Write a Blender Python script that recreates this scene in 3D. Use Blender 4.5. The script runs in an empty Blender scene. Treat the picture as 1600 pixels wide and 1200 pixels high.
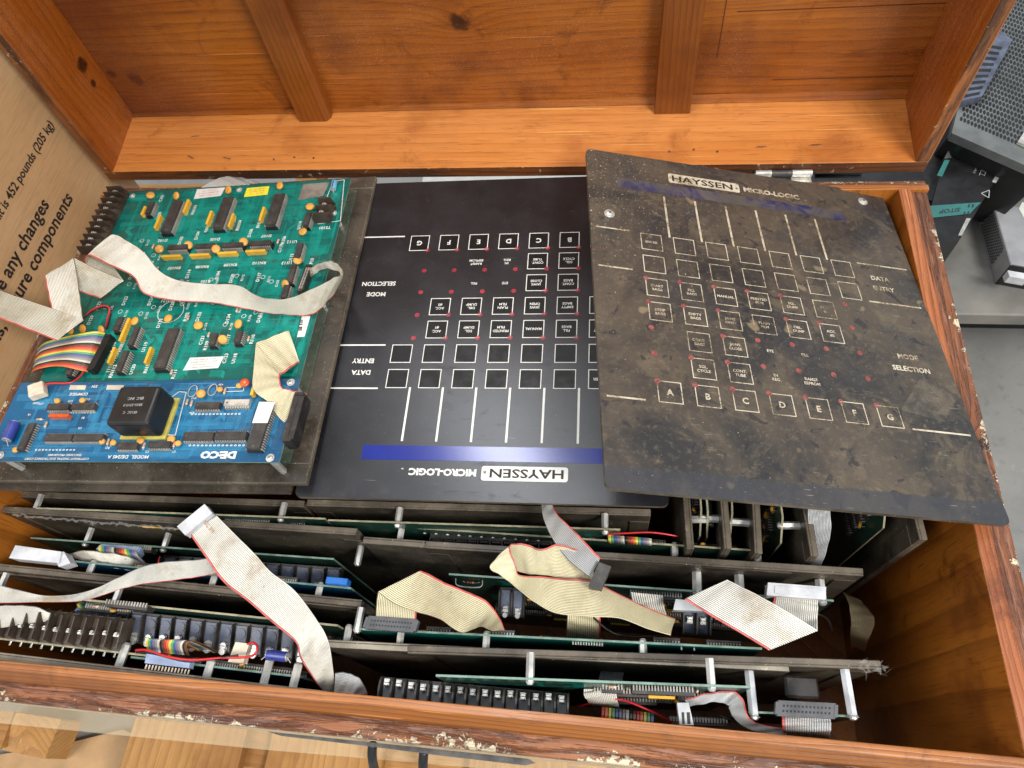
import bpy, math, random
from mathutils import Vector, Matrix, Euler
S = bpy.context.scene
C = S.collection
rnd = random.Random(7)
# ------------------------------------------------------------------ camera
F = 1098.72
RW = Matrix(((0.98996104, -0.03040236, 0.13803198), (0.0926444, 0.87711945, -0.47125204), (-0.10674336, 0.47930905, 0.8711307)))
CAM = Vector((0, 0, .64))
cd = bpy.data.cameras.new('camera'); cam = bpy.data.objects.new('camera', cd); C.objects.link(cam)
cam.matrix_world = Matrix.Translation(CAM) @ RW.to_4x4()
cd.sensor_width = 36; cd.lens = 36 * F / 1600; cd.clip_start = .01; cd.clip_end = 100
cd.dof.use_dof = True; cd.dof.focus_distance = .68; cd.dof.aperture_fstop = 14
S.camera = cam
# ------------------------------------------------------------------ light
w = bpy.data.worlds.new('World'); S.world = w; w.use_nodes = True
w.node_tree.nodes['Background'].inputs[0].default_value = (.80, .90, 1, 1)
w.node_tree.nodes['Background'].inputs[1].default_value = .40
def area(name, loc, aim, sx, sy, power, col):
    l = bpy.data.lights.new(name, 'AREA'); l.shape = 'RECTANGLE'; l.size = sx; l.size_y = sy; l.energy = power; l.color = col
    o = bpy.data.objects.new(name, l); C.objects.link(o); o.location = loc
    o.rotation_euler = (Vector(aim) - Vector(loc)).to_track_quat('-Z', 'Y').to_euler(); return o
area('ceiling_lamp_front', (1.5, -1.0, 2.4), (-.1, .4, 0), 1.1, .7, 76, (1, .96, .90))
area('ceiling_lamp_rear', (-.50, 1.28, 2.7), (-.1, .4, 0), .32, 1.3, 22, (.95, .97, 1))
area('ceiling_lamp_left', (-1.5, -.9, 2.2), (-.1, .5, 0), 1.2, .9, 24, (1, .98, .95))
area('ceiling_lamp_back', (-.1, 2.4, 2.2), (0, 1.2, -.5), 1.5, .6, 20, (1, 1, 1))
S.view_settings.view_transform = 'Standard'; S.view_settings.look = 'None'
S.view_settings.exposure = .45; S.view_settings.gamma = 1; S.view_settings.use_curve_mapping = False
# ------------------------------------------------------------------ geometry helpers
def ray(px, py): return RW @ Vector((px - 800, 600 - py, -F))
def at(px, py, z=0.0):
    r = ray(px, py); return CAM + r * ((z - CAM.z) / r.z)
class MB:
    def __init__(s): s.v = []; s.f = []; s.m = []
    def add(s, vs, fs, mi=0):
        b = len(s.v); s.v += [tuple(v) for v in vs]
        for f in fs: s.f.append(tuple(b + i for i in f)); s.m.append(mi)
    def hexa(s, p, mi=0):  # p: 4 bottom ccw, 4 top ccw
        s.add(p, [(0, 3, 2, 1), (4, 5, 6, 7), (0, 1, 5, 4), (1, 2, 6, 5), (2, 3, 7, 6), (3, 0, 4, 7)], mi)
    def box(s, x0, x1, y0, y1, z0, z1, mi=0):
        s.hexa([(x0, y0, z0), (x1, y0, z0), (x1, y1, z0), (x0, y1, z0), (x0, y0, z1), (x1, y0, z1), (x1, y1, z1), (x0, y1, z1)], mi)
    def obox(s, o, a, b, c, mi=0):  # oriented box from corner o along vectors a,b,c
        o, a, b, c = map(Vector, (o, a, b, c)); s.hexa([o, o + a, o + a + b, o + b, o + c, o + a + c, o + a + b + c, o + b + c], mi)
    def prism(s, pts, d, mi=0, mtop=None):
        n = len(pts); d = Vector(d); p = [Vector(q) for q in pts]; s.add(p, [tuple(range(n))[::-1]], mi); s.add([q + d for q in p], [tuple(range(n))], mi if mtop is None else mtop)
        s.add(p + [q + d for q in p], [(i, (i + 1) % n, (i + 1) % n + n, i + n) for i in range(n)], mi)
    def cyl(s, p0, p1, r, seg=12, mi=0, r1=None):
        p0, p1 = Vector(p0), Vector(p1); d = (p1 - p0).normalized(); u = d.orthogonal().normalized(); v = d.cross(u); r1 = r if r1 is None else r1
        a = [p0 + (u * math.cos(t) + v * math.sin(t)) * r for t in [2 * math.pi * i / seg for i in range(seg)]]
        b = [p1 + (u * math.cos(t) + v * math.sin(t)) * r1 for t in [2 * math.pi * i / seg for i in range(seg)]]
        s.add(a + b, [(i, (i + 1) % seg, (i + 1) % seg + seg, i + seg) for i in range(seg)] + [tuple(range(seg))[::-1], tuple(range(seg, 2 * seg))], mi)
    def ball(s, c, rx, ry, rz, mi=0, seg=10, rings=6):
        c = Vector(c); vs = []; fs = []
        for i in range(rings + 1):
            t = math.pi * i / rings
            for j in range(seg):
                p = 2 * math.pi * j / seg; vs.append(c + Vector((rx * math.sin(t) * math.cos(p), ry * math.sin(t) * math.sin(p), rz * math.cos(t))))
        for i in range(rings):
            for j in range(seg): fs.append((i * seg + j, (i + 1) * seg + j, (i + 1) * seg + (j + 1) % seg, i * seg + (j + 1) % seg))
        s.add(vs, fs, mi)
    def tube(s, pts, r, seg=7, mi=0, sub=5):
        pts = smooth([Vector(p) for p in pts], sub); vs = []; fs = []; n = len(pts); u = None
        for i, p in enumerate(pts):
            d = (pts[min(i + 1, n - 1)] - pts[max(i - 1, 0)]).normalized()
            u = d.orthogonal().normalized() if u is None else (u - d * u.dot(d)).normalized(); v = d.cross(u)
            vs += [p + (u * math.cos(2 * math.pi * k / seg) + v * math.sin(2 * math.pi * k / seg)) * r for k in range(seg)]
        for i in range(n - 1):
            for k in range(seg): fs.append((i * seg + k, i * seg + (k + 1) % seg, (i + 1) * seg + (k + 1) % seg, (i + 1) * seg + k))
        fs += [tuple(range(seg))[::-1], tuple(range((n - 1) * seg, n * seg))]
        s.add(vs, fs, mi)
    def build(s, name, mats, parent=None, bevel=0, smooth_=False, solid=0, label=None, seg=1):
        if not s.v: return None
        me = bpy.data.meshes.new(name); me.from_pydata(s.v, [], s.f)
        mats = mats if isinstance(mats, (list, tuple)) else [mats]
        for m in mats: me.materials.append(m)
        me.polygons.foreach_set('material_index', s.m); me.update()
        if smooth_: me.polygons.foreach_set('use_smooth', [True] * len(me.polygons))
        o = bpy.data.objects.new(name, me); C.objects.link(o)
        if parent is not None: o.parent = parent
        if solid: md = o.modifiers.new('thick', 'SOLIDIFY'); md.thickness = solid; md.offset = 0
        if bevel: md = o.modifiers.new('bevel', 'BEVEL'); md.width = bevel; md.segments = seg; md.limit_method = 'ANGLE'
        if label: o['label'] = label
        return o
def smooth(pts, sub, tens=.5, flags=None):
    out = []; n = len(pts)
    for i in range(n - 1):
        p0, p1, p2, p3 = pts[max(i - 1, 0)], pts[i], pts[i + 1], pts[min(i + 2, n - 1)]
        m1 = (p2 - p0) * tens; m2 = (p3 - p1) * tens
        if flags and flags[i]: m1 = m1 * 0
        if flags and flags[i + 1]: m2 = m2 * 0
        for k in range(sub):
            t = k / sub; out.append(p1 * (2 * t**3 - 3 * t**2 + 1) + m1 * (t**3 - 2 * t**2 + t) + p2 * (-2 * t**3 + 3 * t**2) + m2 * (t**3 - t**2))
    out.append(pts[-1]); return out
class T:  # a top-level thing: an Empty with its own frame
    def __init__(s, name, label, cat, M=None, group=None, structure=False):
        s.M = M or Matrix.Identity(4); s.I = s.M.inverted()
        s.e = bpy.data.objects.new(name, None); C.objects.link(s.e); s.e.matrix_world = s.M; s.e.empty_display_size = .02
        s.e['label'] = label; s.e['category'] = cat
        if group: s.e['group'] = group
    def at(s, px, py, h=0.0):  # pixel -> local point on the local plane z=h
        r = s.I.to_3x3() @ ray(px, py); o = s.I @ CAM; return o + r * ((h - o.z) / r.z)
    def loc(s, p): return s.I @ Vector(p)
def tag(o, label, cat, group=None, kind=None):
    if label: o['label'] = label
    if cat: o['category'] = cat
    if group: o['group'] = group
    if kind: o['kind'] = kind
    return o
def frame(o, ex, ey):
    ex = Vector(ex).normalized(); ez = ex.cross(Vector(ey)).normalized(); ey = ez.cross(ex)
    M = Matrix((ex, ey, ez)).transposed().to_4x4(); M.translation = Vector(o); return M
# ------------------------------------------------------------------ text as mesh
_tc = {}
def text_data(s, bold=0.0):
    k = (s, bold)
    if k in _tc: return _tc[k]
    cu = bpy.data.curves.new('t', 'FONT'); cu.body = s; cu.size = 1; cu.offset = bold; cu.resolution_u = 2; cu.align_x = 'CENTER'
    o = bpy.data.objects.new('t', cu); C.objects.link(o); bpy.context.view_layer.update()
    me = bpy.data.meshes.new_from_object(o.evaluated_get(bpy.context.evaluated_depsgraph_get()))
    r = ([v.co.copy() for v in me.vertices], [tuple(p.vertices) for p in me.polygons])
    bpy.data.objects.remove(o); bpy.data.curves.remove(cu); bpy.data.meshes.remove(me)
    _tc[k] = r; return r
def put_text(mb, s, c, cap, ex=(1, 0, 0), ey=(0, 1, 0), width=None, bold=.012, shear=0, mi=0, align=0):
    vs, fs = text_data(s, bold)
    if not vs: return
    x0 = min(v.x for v in vs); x1 = max(v.x for v in vs); k = cap / .70
    kx = width / (x1 - x0) if width else k
    c, ex, ey = Vector(c), Vector(ex), Vector(ey); xm = (x0 + x1) / 2 + align * (x1 - x0) / 2
    mb.add([c + ex * ((v.x - xm) * kx + shear * (v.y - .35) * k) + ey * ((v.y - .35) * k) for v in vs], fs, mi)
# ------------------------------------------------------------------ material helpers
class NT:
    def __init__(s, name):
        s.mat = bpy.data.materials.new(name); s.mat.use_nodes = True; s.t = s.mat.node_tree; s.b = s.t.nodes['Principled BSDF']
        s.co = s.n('ShaderNodeTexCoord').outputs['Object']
    def n(s, k): return s.t.nodes.new(k)
    def set(s, i, v):
        if hasattr(v, 'is_linked') or isinstance(v, bpy.types.NodeSocket): s.t.links.new(v, i)
        else: i.default_value = v
    def m(s, op, a, b=0.0, c=0.0, clamp=False):
        q = s.n('ShaderNodeMath'); q.operation = op; q.use_clamp = clamp
        for i, v in enumerate((a, b, c)): s.set(q.inputs[i], v)
        return q.outputs[0]
    def map(s, v, scale=(1, 1, 1), loc=(0, 0, 0), rot=(0, 0, 0)):
        q = s.n('ShaderNodeMapping'); s.set(q.inputs[0], v); q.inputs['Scale'].default_value = scale; q.inputs['Location'].default_value = loc; q.inputs['Rotation'].default_value = rot; return q.outputs[0]
    def noise(s, v, scale, detail=3, rough=.5, dist=0):
        q = s.n('ShaderNodeTexNoise'); s.set(q.inputs['Vector'], v); q.inputs['Scale'].default_value = scale; q.inputs['Detail'].default_value = detail; q.inputs['Roughness'].default_value = rough; q.inputs['Distortion'].default_value = dist; return q.outputs[0]
    def voro(s, v, scale, out='Distance'):
        q = s.n('ShaderNodeTexVoronoi'); s.set(q.inputs['Vector'], v); q.inputs['Scale'].default_value = scale; return q.outputs[out]
    def ramp(s, v, lo, hi, a=0.0, b=1.0):
        q = s.n('ShaderNodeMapRange'); q.clamp = True; s.set(q.inputs[0], v)
        q.interpolation_type = 'SMOOTHSTEP'
        for i, x in enumerate((lo, hi, a, b)): s.set(q.inputs[i + 1], x)
        return q.outputs[0]
    def mix(s, f, a, b):
        q = s.n('ShaderNodeMix'); q.data_type = 'RGBA'; s.set(q.inputs[0], f)
        for i, v in ((6, a), (7, b)):
            s.set(q.inputs[i], v if not isinstance(v, tuple) else (v + (1,))[:4])
        return q.outputs[2]
    def xyz(s, v=None):
        q = s.n('ShaderNodeSeparateXYZ'); s.set(q.inputs[0], v or s.co); return q.outputs
    def bump(s, h, strength=.3, dist=.001):
        q = s.n('ShaderNodeBump'); s.set(q.inputs['Height'], h); q.inputs['Strength'].default_value = strength; q.inputs['Distance'].default_value = dist; s.t.links.new(q.outputs[0], s.b.inputs['Normal'])
    def fin(s, col=None, rough=None, metal=None, spec=None):
        if col is not None: s.set(s.b.inputs['Base Color'], col if not isinstance(col, tuple) else (col + (1,))[:4])
        if rough is not None: s.set(s.b.inputs['Roughness'], rough)
        if metal is not None: s.set(s.b.inputs['Metallic'], metal)
        if spec is not None: s.b.inputs['Specular IOR Level'].default_value = spec
        return s.mat
def plain(name, col, rough=.5, metal=0.0, var=.25, vs=60, bump=0, spec=.5, dust=0.0):
    t = NT(name); n = t.noise(t.co, vs, 4, .6)
    c = t.mix(t.ramp(n, .3, .7), tuple(x * (1 - var) for x in col), tuple(min(1, x * (1 + var)) for x in col))
    if dust: c = t.mix(t.m('MULTIPLY', t.ramp(t.noise(t.co, vs * .6, 6, .7), .45, .75), dust), c, (.30, .25, .18))
    if bump: t.bump(t.noise(t.co, vs * 8, 3), bump)
    return t.fin(c, t.ramp(n, .3, .7, max(0, rough - .08), rough + .08), metal, spec)
def wood(name, dark, mid, light, grain='X', freq=130, knots=(), rough=.38, haze=0.0, worn=None, lines=.75, warp=.035, bumpk=.3, chip_=False, corner=False):
    t = NT(name); X = t.xyz(); g = 'XYZ'.index(grain); o = [i for i in range(3) if i != g]
    sc = [1, 1, 1]; sc[g] = .12
    st = t.map(t.co, tuple(sc)); lo = t.noise(st, 6, 2, .5); md = t.noise(st, 28, 3, .5)
    ac = t.m('ADD', X[o[0]], X[o[1]])
    ac = t.m('ADD', ac, t.m('MULTIPLY', lo, warp * 3.2)); ac = t.m('ADD', ac, t.m('MULTIPLY', md, warp * .28))
    kd = None
    for (kx, ky, kz, kr) in knots:
        p = t.n('ShaderNodeVectorMath'); p.operation = 'SUBTRACT'; t.set(p.inputs[0], t.co); p.inputs[1].default_value = (kx, ky, kz)
        ks = [1 / kr] * 3; ks[g] = .55 / kr
        q = t.n('ShaderNodeVectorMath'); q.operation = 'LENGTH'; t.set(q.inputs[0], t.map(p.outputs[0], tuple(ks)))
        d = q.outputs['Value']
        ac = t.m('ADD', ac, t.m('DIVIDE', kr * 1.9, t.m('ADD', 1.0, t.m('MULTIPLY', d, d))))
        q2 = t.n('ShaderNodeVectorMath'); q2.operation = 'LENGTH'; t.set(q2.inputs[0], t.map(p.outputs[0], (1 / kr,) * 3))
        dd = t.m('ADD', q2.outputs['Value'], t.m('MULTIPLY', t.m('SUBTRACT', t.noise(t.co, 70, 5, .7), .3), 1.5))
        k1 = t.ramp(dd, .75, 1.25, 1, 0)
        kd = k1 if kd is None else t.m('MAXIMUM', kd, k1)
    band = t.m('FRACT', t.m('MULTIPLY', ac, freq)); band = t.m('POWER', band, 2.4)
    band = t.m('MULTIPLY', band, t.ramp(t.m('FRACT', t.m('MULTIPLY', ac, freq)), .93, 1, 1, 0))
    fs = [260, 260, 260]; fs[g] = 9
    fib = t.noise(t.map(t.co, tuple(fs)), 1, 3, .6)
    c = t.mix(t.ramp(t.noise(st, 11, 4, .6), .3, .7), mid, light)
    c = t.mix(t.m('MULTIPLY', band, lines), c, dark)
    c = t.mix(t.ramp(fib, .5, .75, 0, .35), c, dark)
    blot = t.noise(t.co, 7, 4, .6); c = t.mix(t.ramp(blot, .5, .70, 0, .6), c, dark)
    h = t.m('ADD', t.m('MULTIPLY', fib, .6), t.m('MULTIPLY', band, -.6))
    if kd is not None:
        c = t.mix(t.m('MULTIPLY', kd, .9), c, tuple(x * .22 for x in dark)); h = t.m('ADD', h, kd)
    ps = [1100, 1100, 1100]; ps[g] = 26
    pore = t.ramp(t.noise(t.map(t.co, tuple(ps)), 1, 2, .6), .60, .68); c = t.mix(t.m('MULTIPLY', pore, .5), c, tuple(x * .5 for x in dark)); h = t.m('SUBTRACT', h, t.m('MULTIPLY', pore, .5))
    scs = [330, 330, 330]; scs[g] = 5; scr = t.m('MULTIPLY', t.ramp(t.noise(t.map(t.co, tuple(scs), (2.1, .3, .7), (.03, .05, .02)), 1, 1, .4), .735, .75), .0 if lines == .5 and grain == 'Z' else .4); c = t.mix(scr, c, tuple(min(1, x * 1.9 + .05) for x in light))
    stn = t.ramp(t.noise(t.co, 13, 6, .72, .8), .56, .70, 0, .55); c = t.mix(stn, c, tuple(x * .8 for x in dark))
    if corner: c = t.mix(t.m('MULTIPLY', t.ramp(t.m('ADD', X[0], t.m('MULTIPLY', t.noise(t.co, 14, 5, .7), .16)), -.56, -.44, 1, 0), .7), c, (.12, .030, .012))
    if chip_:
        c = t.mix(t.ramp(t.noise(st, 30, 6, .7), .50, .60, 0, .85), c, (.035, .018, .012)); c = t.mix(t.ramp(t.noise(t.map(t.co, (1, 1, 1), (5, 1, 2)), 85, 6, .8, .4), .62, .65), c, (.60, .48, .33))
    r = t.ramp(blot, .3, .7, rough - .08, rough + .12)
    if haze:  # dried dusty film and fine speckle on the varnish
        sp = t.ramp(t.noise(t.co, 900, 2, .7), .60, .72, 0, 1); hz = t.ramp(t.noise(t.co, 9, 4, .6), .42, .66, 0, haze)
        c = t.mix(t.m('MULTIPLY', sp, t.m('ADD', hz, haze * .35)), c, (.66, .40, .26)); c = t.mix(t.m('MULTIPLY', hz, .22), c, (.36, .15, .07))
    if worn:  # peeled varnish and cream paint chips along the outer arris
        d = t.m('MINIMUM', t.m('MINIMUM', t.m('SUBTRACT', .3516, X[0]), t.m('SUBTRACT', X[1], .0055)), t.m('MINIMUM', t.m('ADD', X[0], .681), t.m('SUBTRACT', .6316, X[1])))
        n1 = t.noise(t.co, 110, 6, .78, .4); n2 = t.noise(t.co, 22, 5, .65)
        pt = t.ramp(t.noise(st, 55, 6, .7, 1.2), .47, .60); c = t.mix(t.m('MULTIPLY', pt, .6), c, (.045, .022, .020))
        pk = t.ramp(t.noise(st, 130, 5, .8, 1.5), .53, .60); c = t.mix(t.m('MULTIPLY', pk, .28), c, (.42, .25, .19))
        ch = t.ramp(t.m('SUBTRACT', t.m('ADD', t.m('MULTIPLY', n1, .6), t.m('MULTIPLY', n2, .4)), t.m('MULTIPLY', d, 10.0)), .505, .52)
        c = t.mix(ch, c, (.62, .52, .36)); h = t.m('ADD', h, t.m('ADD', t.m('MULTIPLY', ch, 1.2), pt)); bumpk = .9
    t.bump(h, bumpk, .0012)
    return t.fin(c, r)
M_ = {}
# all wood in the same orange-brown stain
DK, MD, LT = (.10, .020, .003), (.285, .074, .007), (.41, .128, .015)
def on_y(px, py, y): r = ray(px, py); return CAM + r * (y / r.y)
def on_x(px, py, x): r = ray(px, py); return CAM + r * (x / r.x)
def kn(p, r): return (p.x, p.y, p.z + .4, r)
KN = [kn(on_y(716, 34, .7405), .0165), kn(on_y(213, 124, .7405), .012), kn(on_y(175, 115, .7405), .008)]
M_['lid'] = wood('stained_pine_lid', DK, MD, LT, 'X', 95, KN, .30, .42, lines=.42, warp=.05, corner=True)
M_['lid_side'] = wood('stained_pine_lid_side', DK, (.27, .064, .005), (.37, .105, .010), 'Z', 80, [kn(on_x(128, 103, -.6665), .012), kn(on_x(146, 130, -.6665), .007)], .30, 1.0, warp=.02, lines=.4)
M_['shelf'] = wood('lit_stained_pine_rail', (.30, .075, .008), (.55, .185, .034), (.69, .27, .07), 'X', 60, [], .40, .30, lines=.3)  # lighter than the lid: light on its upward face is in the colour
M_['batten'] = wood('stained_pine_batten', DK, (.19, .050, .006), (.27, .080, .009), 'Z', 140, [], .34, .15, warp=.02, lines=.5)
M_['tongue'] = wood('stained_pine_tongue', (.15, .042, .010), (.36, .130, .032), (.54, .23, .085), 'X', 300, [], .34, .25, lines=.85, warp=.02)
M_['tongue_y'] = wood('stained_pine_tongue_cross', DK, (.34, .10, .03), (.50, .18, .07), 'Y', 160, [], .38, .45)
M_['shoulder'] = wood('shaded_shoulder', (.10, .026, .004), (.23, .070, .008), (.36, .125, .016), 'X', 260, [], .38, .1, lines=.8, warp=.03)  # darker than the tongue top: shade on the slope is put into the colour
M_['worn'] = wood('weathered_rim', (.06, .02, .012), (.24, .078, .024), (.38, .145, .055), 'X', 130, [(-.06, .012, .4, .008), (-.22, .012, .4, .006)], .4, .2, worn=True)
M_['worn_y'] = wood('weathered_rim_cross', (.05, .02, .015), (.21, .072, .028), (.34, .135, .060), 'Y', 130, [(.343, .30, .4, .010)], .42, .2, worn=True)
M_['inner'] = wood('stained_pine_inside', (.10, .022, .003), (.38, .110, .012), (.50, .17, .022), 'Z', 26, [(.325, .12, .12, .008)], .36, .0, lines=.5)
M_['edge'] = wood('dark_lid_rim', (.03, .012, .008), (.13, .040, .012), (.26, .09, .022), 'X', 130, [], .4, .2, chip_=True)
M_['edge_z'] = wood('worn_lid_rim', (.05, .02, .012), (.24, .07, .015), (.38, .13, .03), 'Z', 130, [], .45, .3, chip_=True)
M_['seam'] = plain('dark_joint', (.09, .022, .006), .7)
M_['pallet'] = wood('raw_pallet_wood', (.24, .10, .025), (.42, .20, .055), (.52, .275, .085), 'Y', 75, [(-.3, .0, .0, .012)], .65, 0, lines=.6, warp=.05)
M_['pallet_x'] = wood('raw_pallet_wood_cross', (.24, .10, .025), (.42, .20, .055), (.52, .275, .085), 'X', 75, [], .65, 0, lines=.55, warp=.05)
def mcarton():
    t = NT('corrugated_cardboard'); n = t.noise(t.co, 5, 5, .6)
    c = t.mix(t.ramp(n, .3, .7), (.50, .30, .14), (.62, .39, .20))
    f = t.noise(t.map(t.co, (30, 30, 500)), 1, 2); c = t.mix(t.ramp(f, .45, .7, 0, .25), c, (.30, .16, .07))
    c = t.mix(t.ramp(t.noise(t.co, 140, 5, .7), .6, .8, 0, .5), c, (.26, .15, .07))
    t.bump(t.m('ADD', f, t.noise(t.co, 12, 3)), .12); return t.fin(c, .62)
M_['carton'] = mcarton(); M_['carton2'] = plain('tan_cardboard', (.50, .31, .15), .65, 0, .15, 20)
def mfloor():
    t = NT('concrete'); n = t.noise(t.co, 3, 8, .65); c = t.mix(t.ramp(n, .35, .65), (.22, .22, .21), (.34, .335, .32))
    c = t.mix(t.ramp(t.noise(t.co, 60, 5, .7), .55, .75, 0, .5), c, (.13, .13, .12)); c = t.mix(t.ramp(t.noise(t.co, 18, 6, .7), .62, .7, 0, .4), c, (.5, .49, .46))
    t.bump(t.noise(t.co, 80, 5), .2); return t.fin(c, t.ramp(n, .3, .7, .45, .7))
M_['floor'] = mfloor()
M_['bench'] = plain('grey_bench_top', (.20, .195, .18), .6, 0, .3, 9, dust=.35)
M_['ink'] = plain('black_ink', (.025, .02, .018), .6)
M_['white'] = plain('white_print', (.72, .71, .66), .5, 0, .08)
def mwd():
    t = NT('grimy_print'); a = t.noise(t.co, 30, 6, .7); b = t.noise(t.co, 260, 3, .7); c = t.mix(t.ramp(a, .35, .65), (.60, .54, .42), (.36, .27, .16))
    c = t.mix(t.ramp(t.m('ADD', t.m('MULTIPLY', a, .5), t.m('MULTIPLY', b, .5)), .50, .60, 0, .8), c, (.10, .08, .055)); return t.fin(c, .55)
M_['whited'] = mwd()
M_['red'] = plain('red_indicator', (.30, .022, .035), .35)
M_['redd'] = plain('dusty_red_indicator', (.26, .065, .06), .5, 0, .3, 200)
def mblue():
    t = NT('blue_display_filter'); n = t.noise(t.co, 60, 4); c = t.mix(n, (.006, .014, .18), (.010, .022, .25)); return t.fin(c, .17, 0, .6)
M_['bluewin'] = mblue(); M_['keyface'] = plain('black_key_face', (.006, .006, .006), .42, 0, .3, 80, spec=.3)
def mpanel():
    t = NT('black_panel_film'); n = t.noise(t.co, 14, 5, .6); c = t.mix(t.ramp(n, .35, .7), (.010, .010, .012), (.022, .022, .026))
    sp = t.ramp(t.noise(t.co, 700, 2, .6), .70, .76, 0, .8); c = t.mix(sp, c, (.30, .28, .25))
    ss = t.noise(t.map(t.co, (30, 420, 1), (0, 0, 0), (0, 0, .6)), 1, 4, .5); s2 = t.m('MULTIPLY', t.ramp(ss, .66, .70, 0, .5), t.ramp(t.noise(t.co, 12, 3), .55, .66))
    c = t.mix(s2, c, (.18, .17, .16))
    c = t.mix(t.ramp(t.noise(t.co, 24, 5, .7), .58, .8, 0, .12), c, (.16, .15, .14))
    t.bump(t.noise(t.co, 500, 2), .03, .0003)
    sm = t.ramp(t.noise(t.map(t.co, (1, 2.5, 1)), 22, 5, .7, .8), .55, .72)
    return t.fin(c, t.m('ADD', .30, t.m('MULTIPLY', sm, .10)), 0, .5)
M_['panel'] = mpanel()
def mdirty():
    t = NT('grimy_panel_film'); X = t.xyz(); big = t.noise(t.co, 7, 6, .62, .6); md = t.noise(t.co, 26, 6, .7, .8); fine = t.noise(t.co, 160, 4, .7)
    c = t.mix(t.ramp(big, .36, .6), (.029, .028, .028), (.084, .065, .047))
    c = t.mix(t.ramp(md, .50, .66, 0, .65), c, (.130, .100, .066))
    c = t.mix(t.ramp(t.noise(t.co, 15, 4, .6, 1), .53, .66, 0, .6), c, (.038, .038, .040))
    c = t.mix(t.ramp(t.noise(t.map(t.co, (1, 1, 1), (3.3, 1.7, 0)), 30, 2, .5), .68, .74, 0, .8), c, (.23, .175, .105))
    c = t.mix(t.ramp(fine, .5, .75, 0, .45), c, (.17, .14, .10))
    c = t.mix(t.m('MULTIPLY', t.ramp(t.noise(t.map(t.co, (1, 1, 1), (7.7, 2.2, 0)), 55, 3, .6, .5), .60, .66), .75), c, (.022, .022, .026))
    c = t.mix(t.ramp(t.noise(t.map(t.co, (1, 1, 1), (1.1, 5.2, 0)), 19, 5, .7, 1.5), .60, .67, 0, .35), c, (.105, .066, .038))
    # bare darker margin at the lower edge
    c = t.mix(t.ramp(t.m('ADD', X[1], t.m('MULTIPLY', md, .006)), .0225, .0245, .7, 0), c, (.04, .042, .05))
    pw = t.m('MULTIPLY', t.ramp(X[0], .0, .22, 1, .12), t.ramp(X[1], .12, .36, .12, 1))
    sp = t.ramp(t.m('ADD', t.noise(t.co, 420, 3, .65), t.m('MULTIPLY', pw, .075)), .70, .74); c = t.mix(t.m('MULTIPLY', sp, .9), c, (.60, .53, .42))
    sc = t.noise(t.map(t.co, (60, 700, 1), (0, 0, 0), (0, 0, -.5)), 1, 3); c = t.mix(t.m('MULTIPLY', t.ramp(sc, .66, .70, 0, .6), t.ramp(md, .45, .6)), c, (.28, .25, .2))
    t.bump(t.m('ADD', t.m('MULTIPLY', sp, 2.0), t.m('ADD', fine, md)), .35, .0006)
    return t.fin(c, t.ramp(big, .3, .65, .33, .50), 0, .5)
M_['dirty'] = mdirty()
def mplate(name, a, b, rough=.5):
    t = NT(name); n = t.noise(t.co, 10, 6, .65); c = t.mix(t.ramp(n, .35, .65), a, b)
    c = t.mix(t.ramp(t.noise(t.co, 30, 5, .65), .5, .72, 0, .35), c, (.20, .165, .12))
    c = t.mix(t.ramp(t.noise(t.map(t.co, (1, 1.6, 1)), 16, 6, .7, .6), .50, .66, 0, .45), c, tuple(x * .35 for x in a)); c = t.mix(t.ramp(t.noise(t.map(t.co, (1, 1, 1), (3, 1, 1)), 90, 5, .75), .60, .70, 0, .35), c, tuple(min(1, x * 2.2) for x in b))
    c = t.mix(t.ramp(t.noise(t.co, 500, 2, .6), .66, .73, 0, .8), c, (.5, .43, .32)); t.bump(t.noise(t.co, 160, 5, .65), .22, .0007)
    return t.fin(c, t.ramp(n, .3, .7, rough - .12, rough + .12))
M_['plate'] = mplate('sooty_backplate', (.030, .024, .018), (.075, .060, .043))
M_['plate_edge'] = mplate('backplate_edge', (.060, .048, .035), (.155, .125, .090))
M_['plate_light'] = mplate('pale_backplate_edge', (.17, .15, .115), (.36, .32, .25))
M_['recess'] = mplate('backplate_recess', (.040, .036, .026), (.085, .072, .048), .45)
M_['grime'] = mplate('greasy_glass', (.035, .065, .055), (.11, .125, .09), .3)
def mpcb(name, a, b, edge=None):
    t = NT(name); n = t.noise(t.co, 12, 5, .6); c = t.mix(t.ramp(n, .35, .65), a, b)
    v = t.voro(t.co, 260); c = t.mix(t.ramp(v, .10, .16, .5, 0), c, tuple(min(1, x * 2.4 + .02) for x in b))
    c = t.mix(t.ramp(t.noise(t.co, 40, 6, .7), .5, .8, 0, .45), c, (.13, .13, .09)); return t.fin(c, .30, 0, .55)
M_['green'] = mpcb('green_solder_mask', (.001, .090, .076), (.002, .130, .108))
M_['blue'] = mpcb('blue_solder_mask', (.003, .065, .155), (.006, .10, .22))
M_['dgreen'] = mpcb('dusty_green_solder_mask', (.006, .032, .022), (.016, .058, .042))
M_['trace'] = plain('copper_under_green_mask', (.004, .25, .20), .3, 0, .1)
M_['traceb'] = plain('copper_under_blue_mask', (.03, .20, .36), .3, 0, .1)
M_['tan'] = plain('board_edge_laminate', (.30, .27, .17), .6, 0, .3, 90)
M_['gedge'] = plain('green_board_edge', (.16, .25, .20), .45, 0, .35, 60)
M_['chip'] = plain('black_epoxy', (.042, .038, .036), .45, 0, .25, 90, dust=.12); M_['pin'] = plain('dull_tin_pin', (.50, .47, .42), .35, .35, .2)
M_['chipd'] = plain('dark_plastic', (.024, .021, .020), .42, 0, .3, 60, dust=.3)
M_['slate'] = plain('blue_grey_plastic', (.085, .098, .14), .35, 0, .3, 60)
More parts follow.
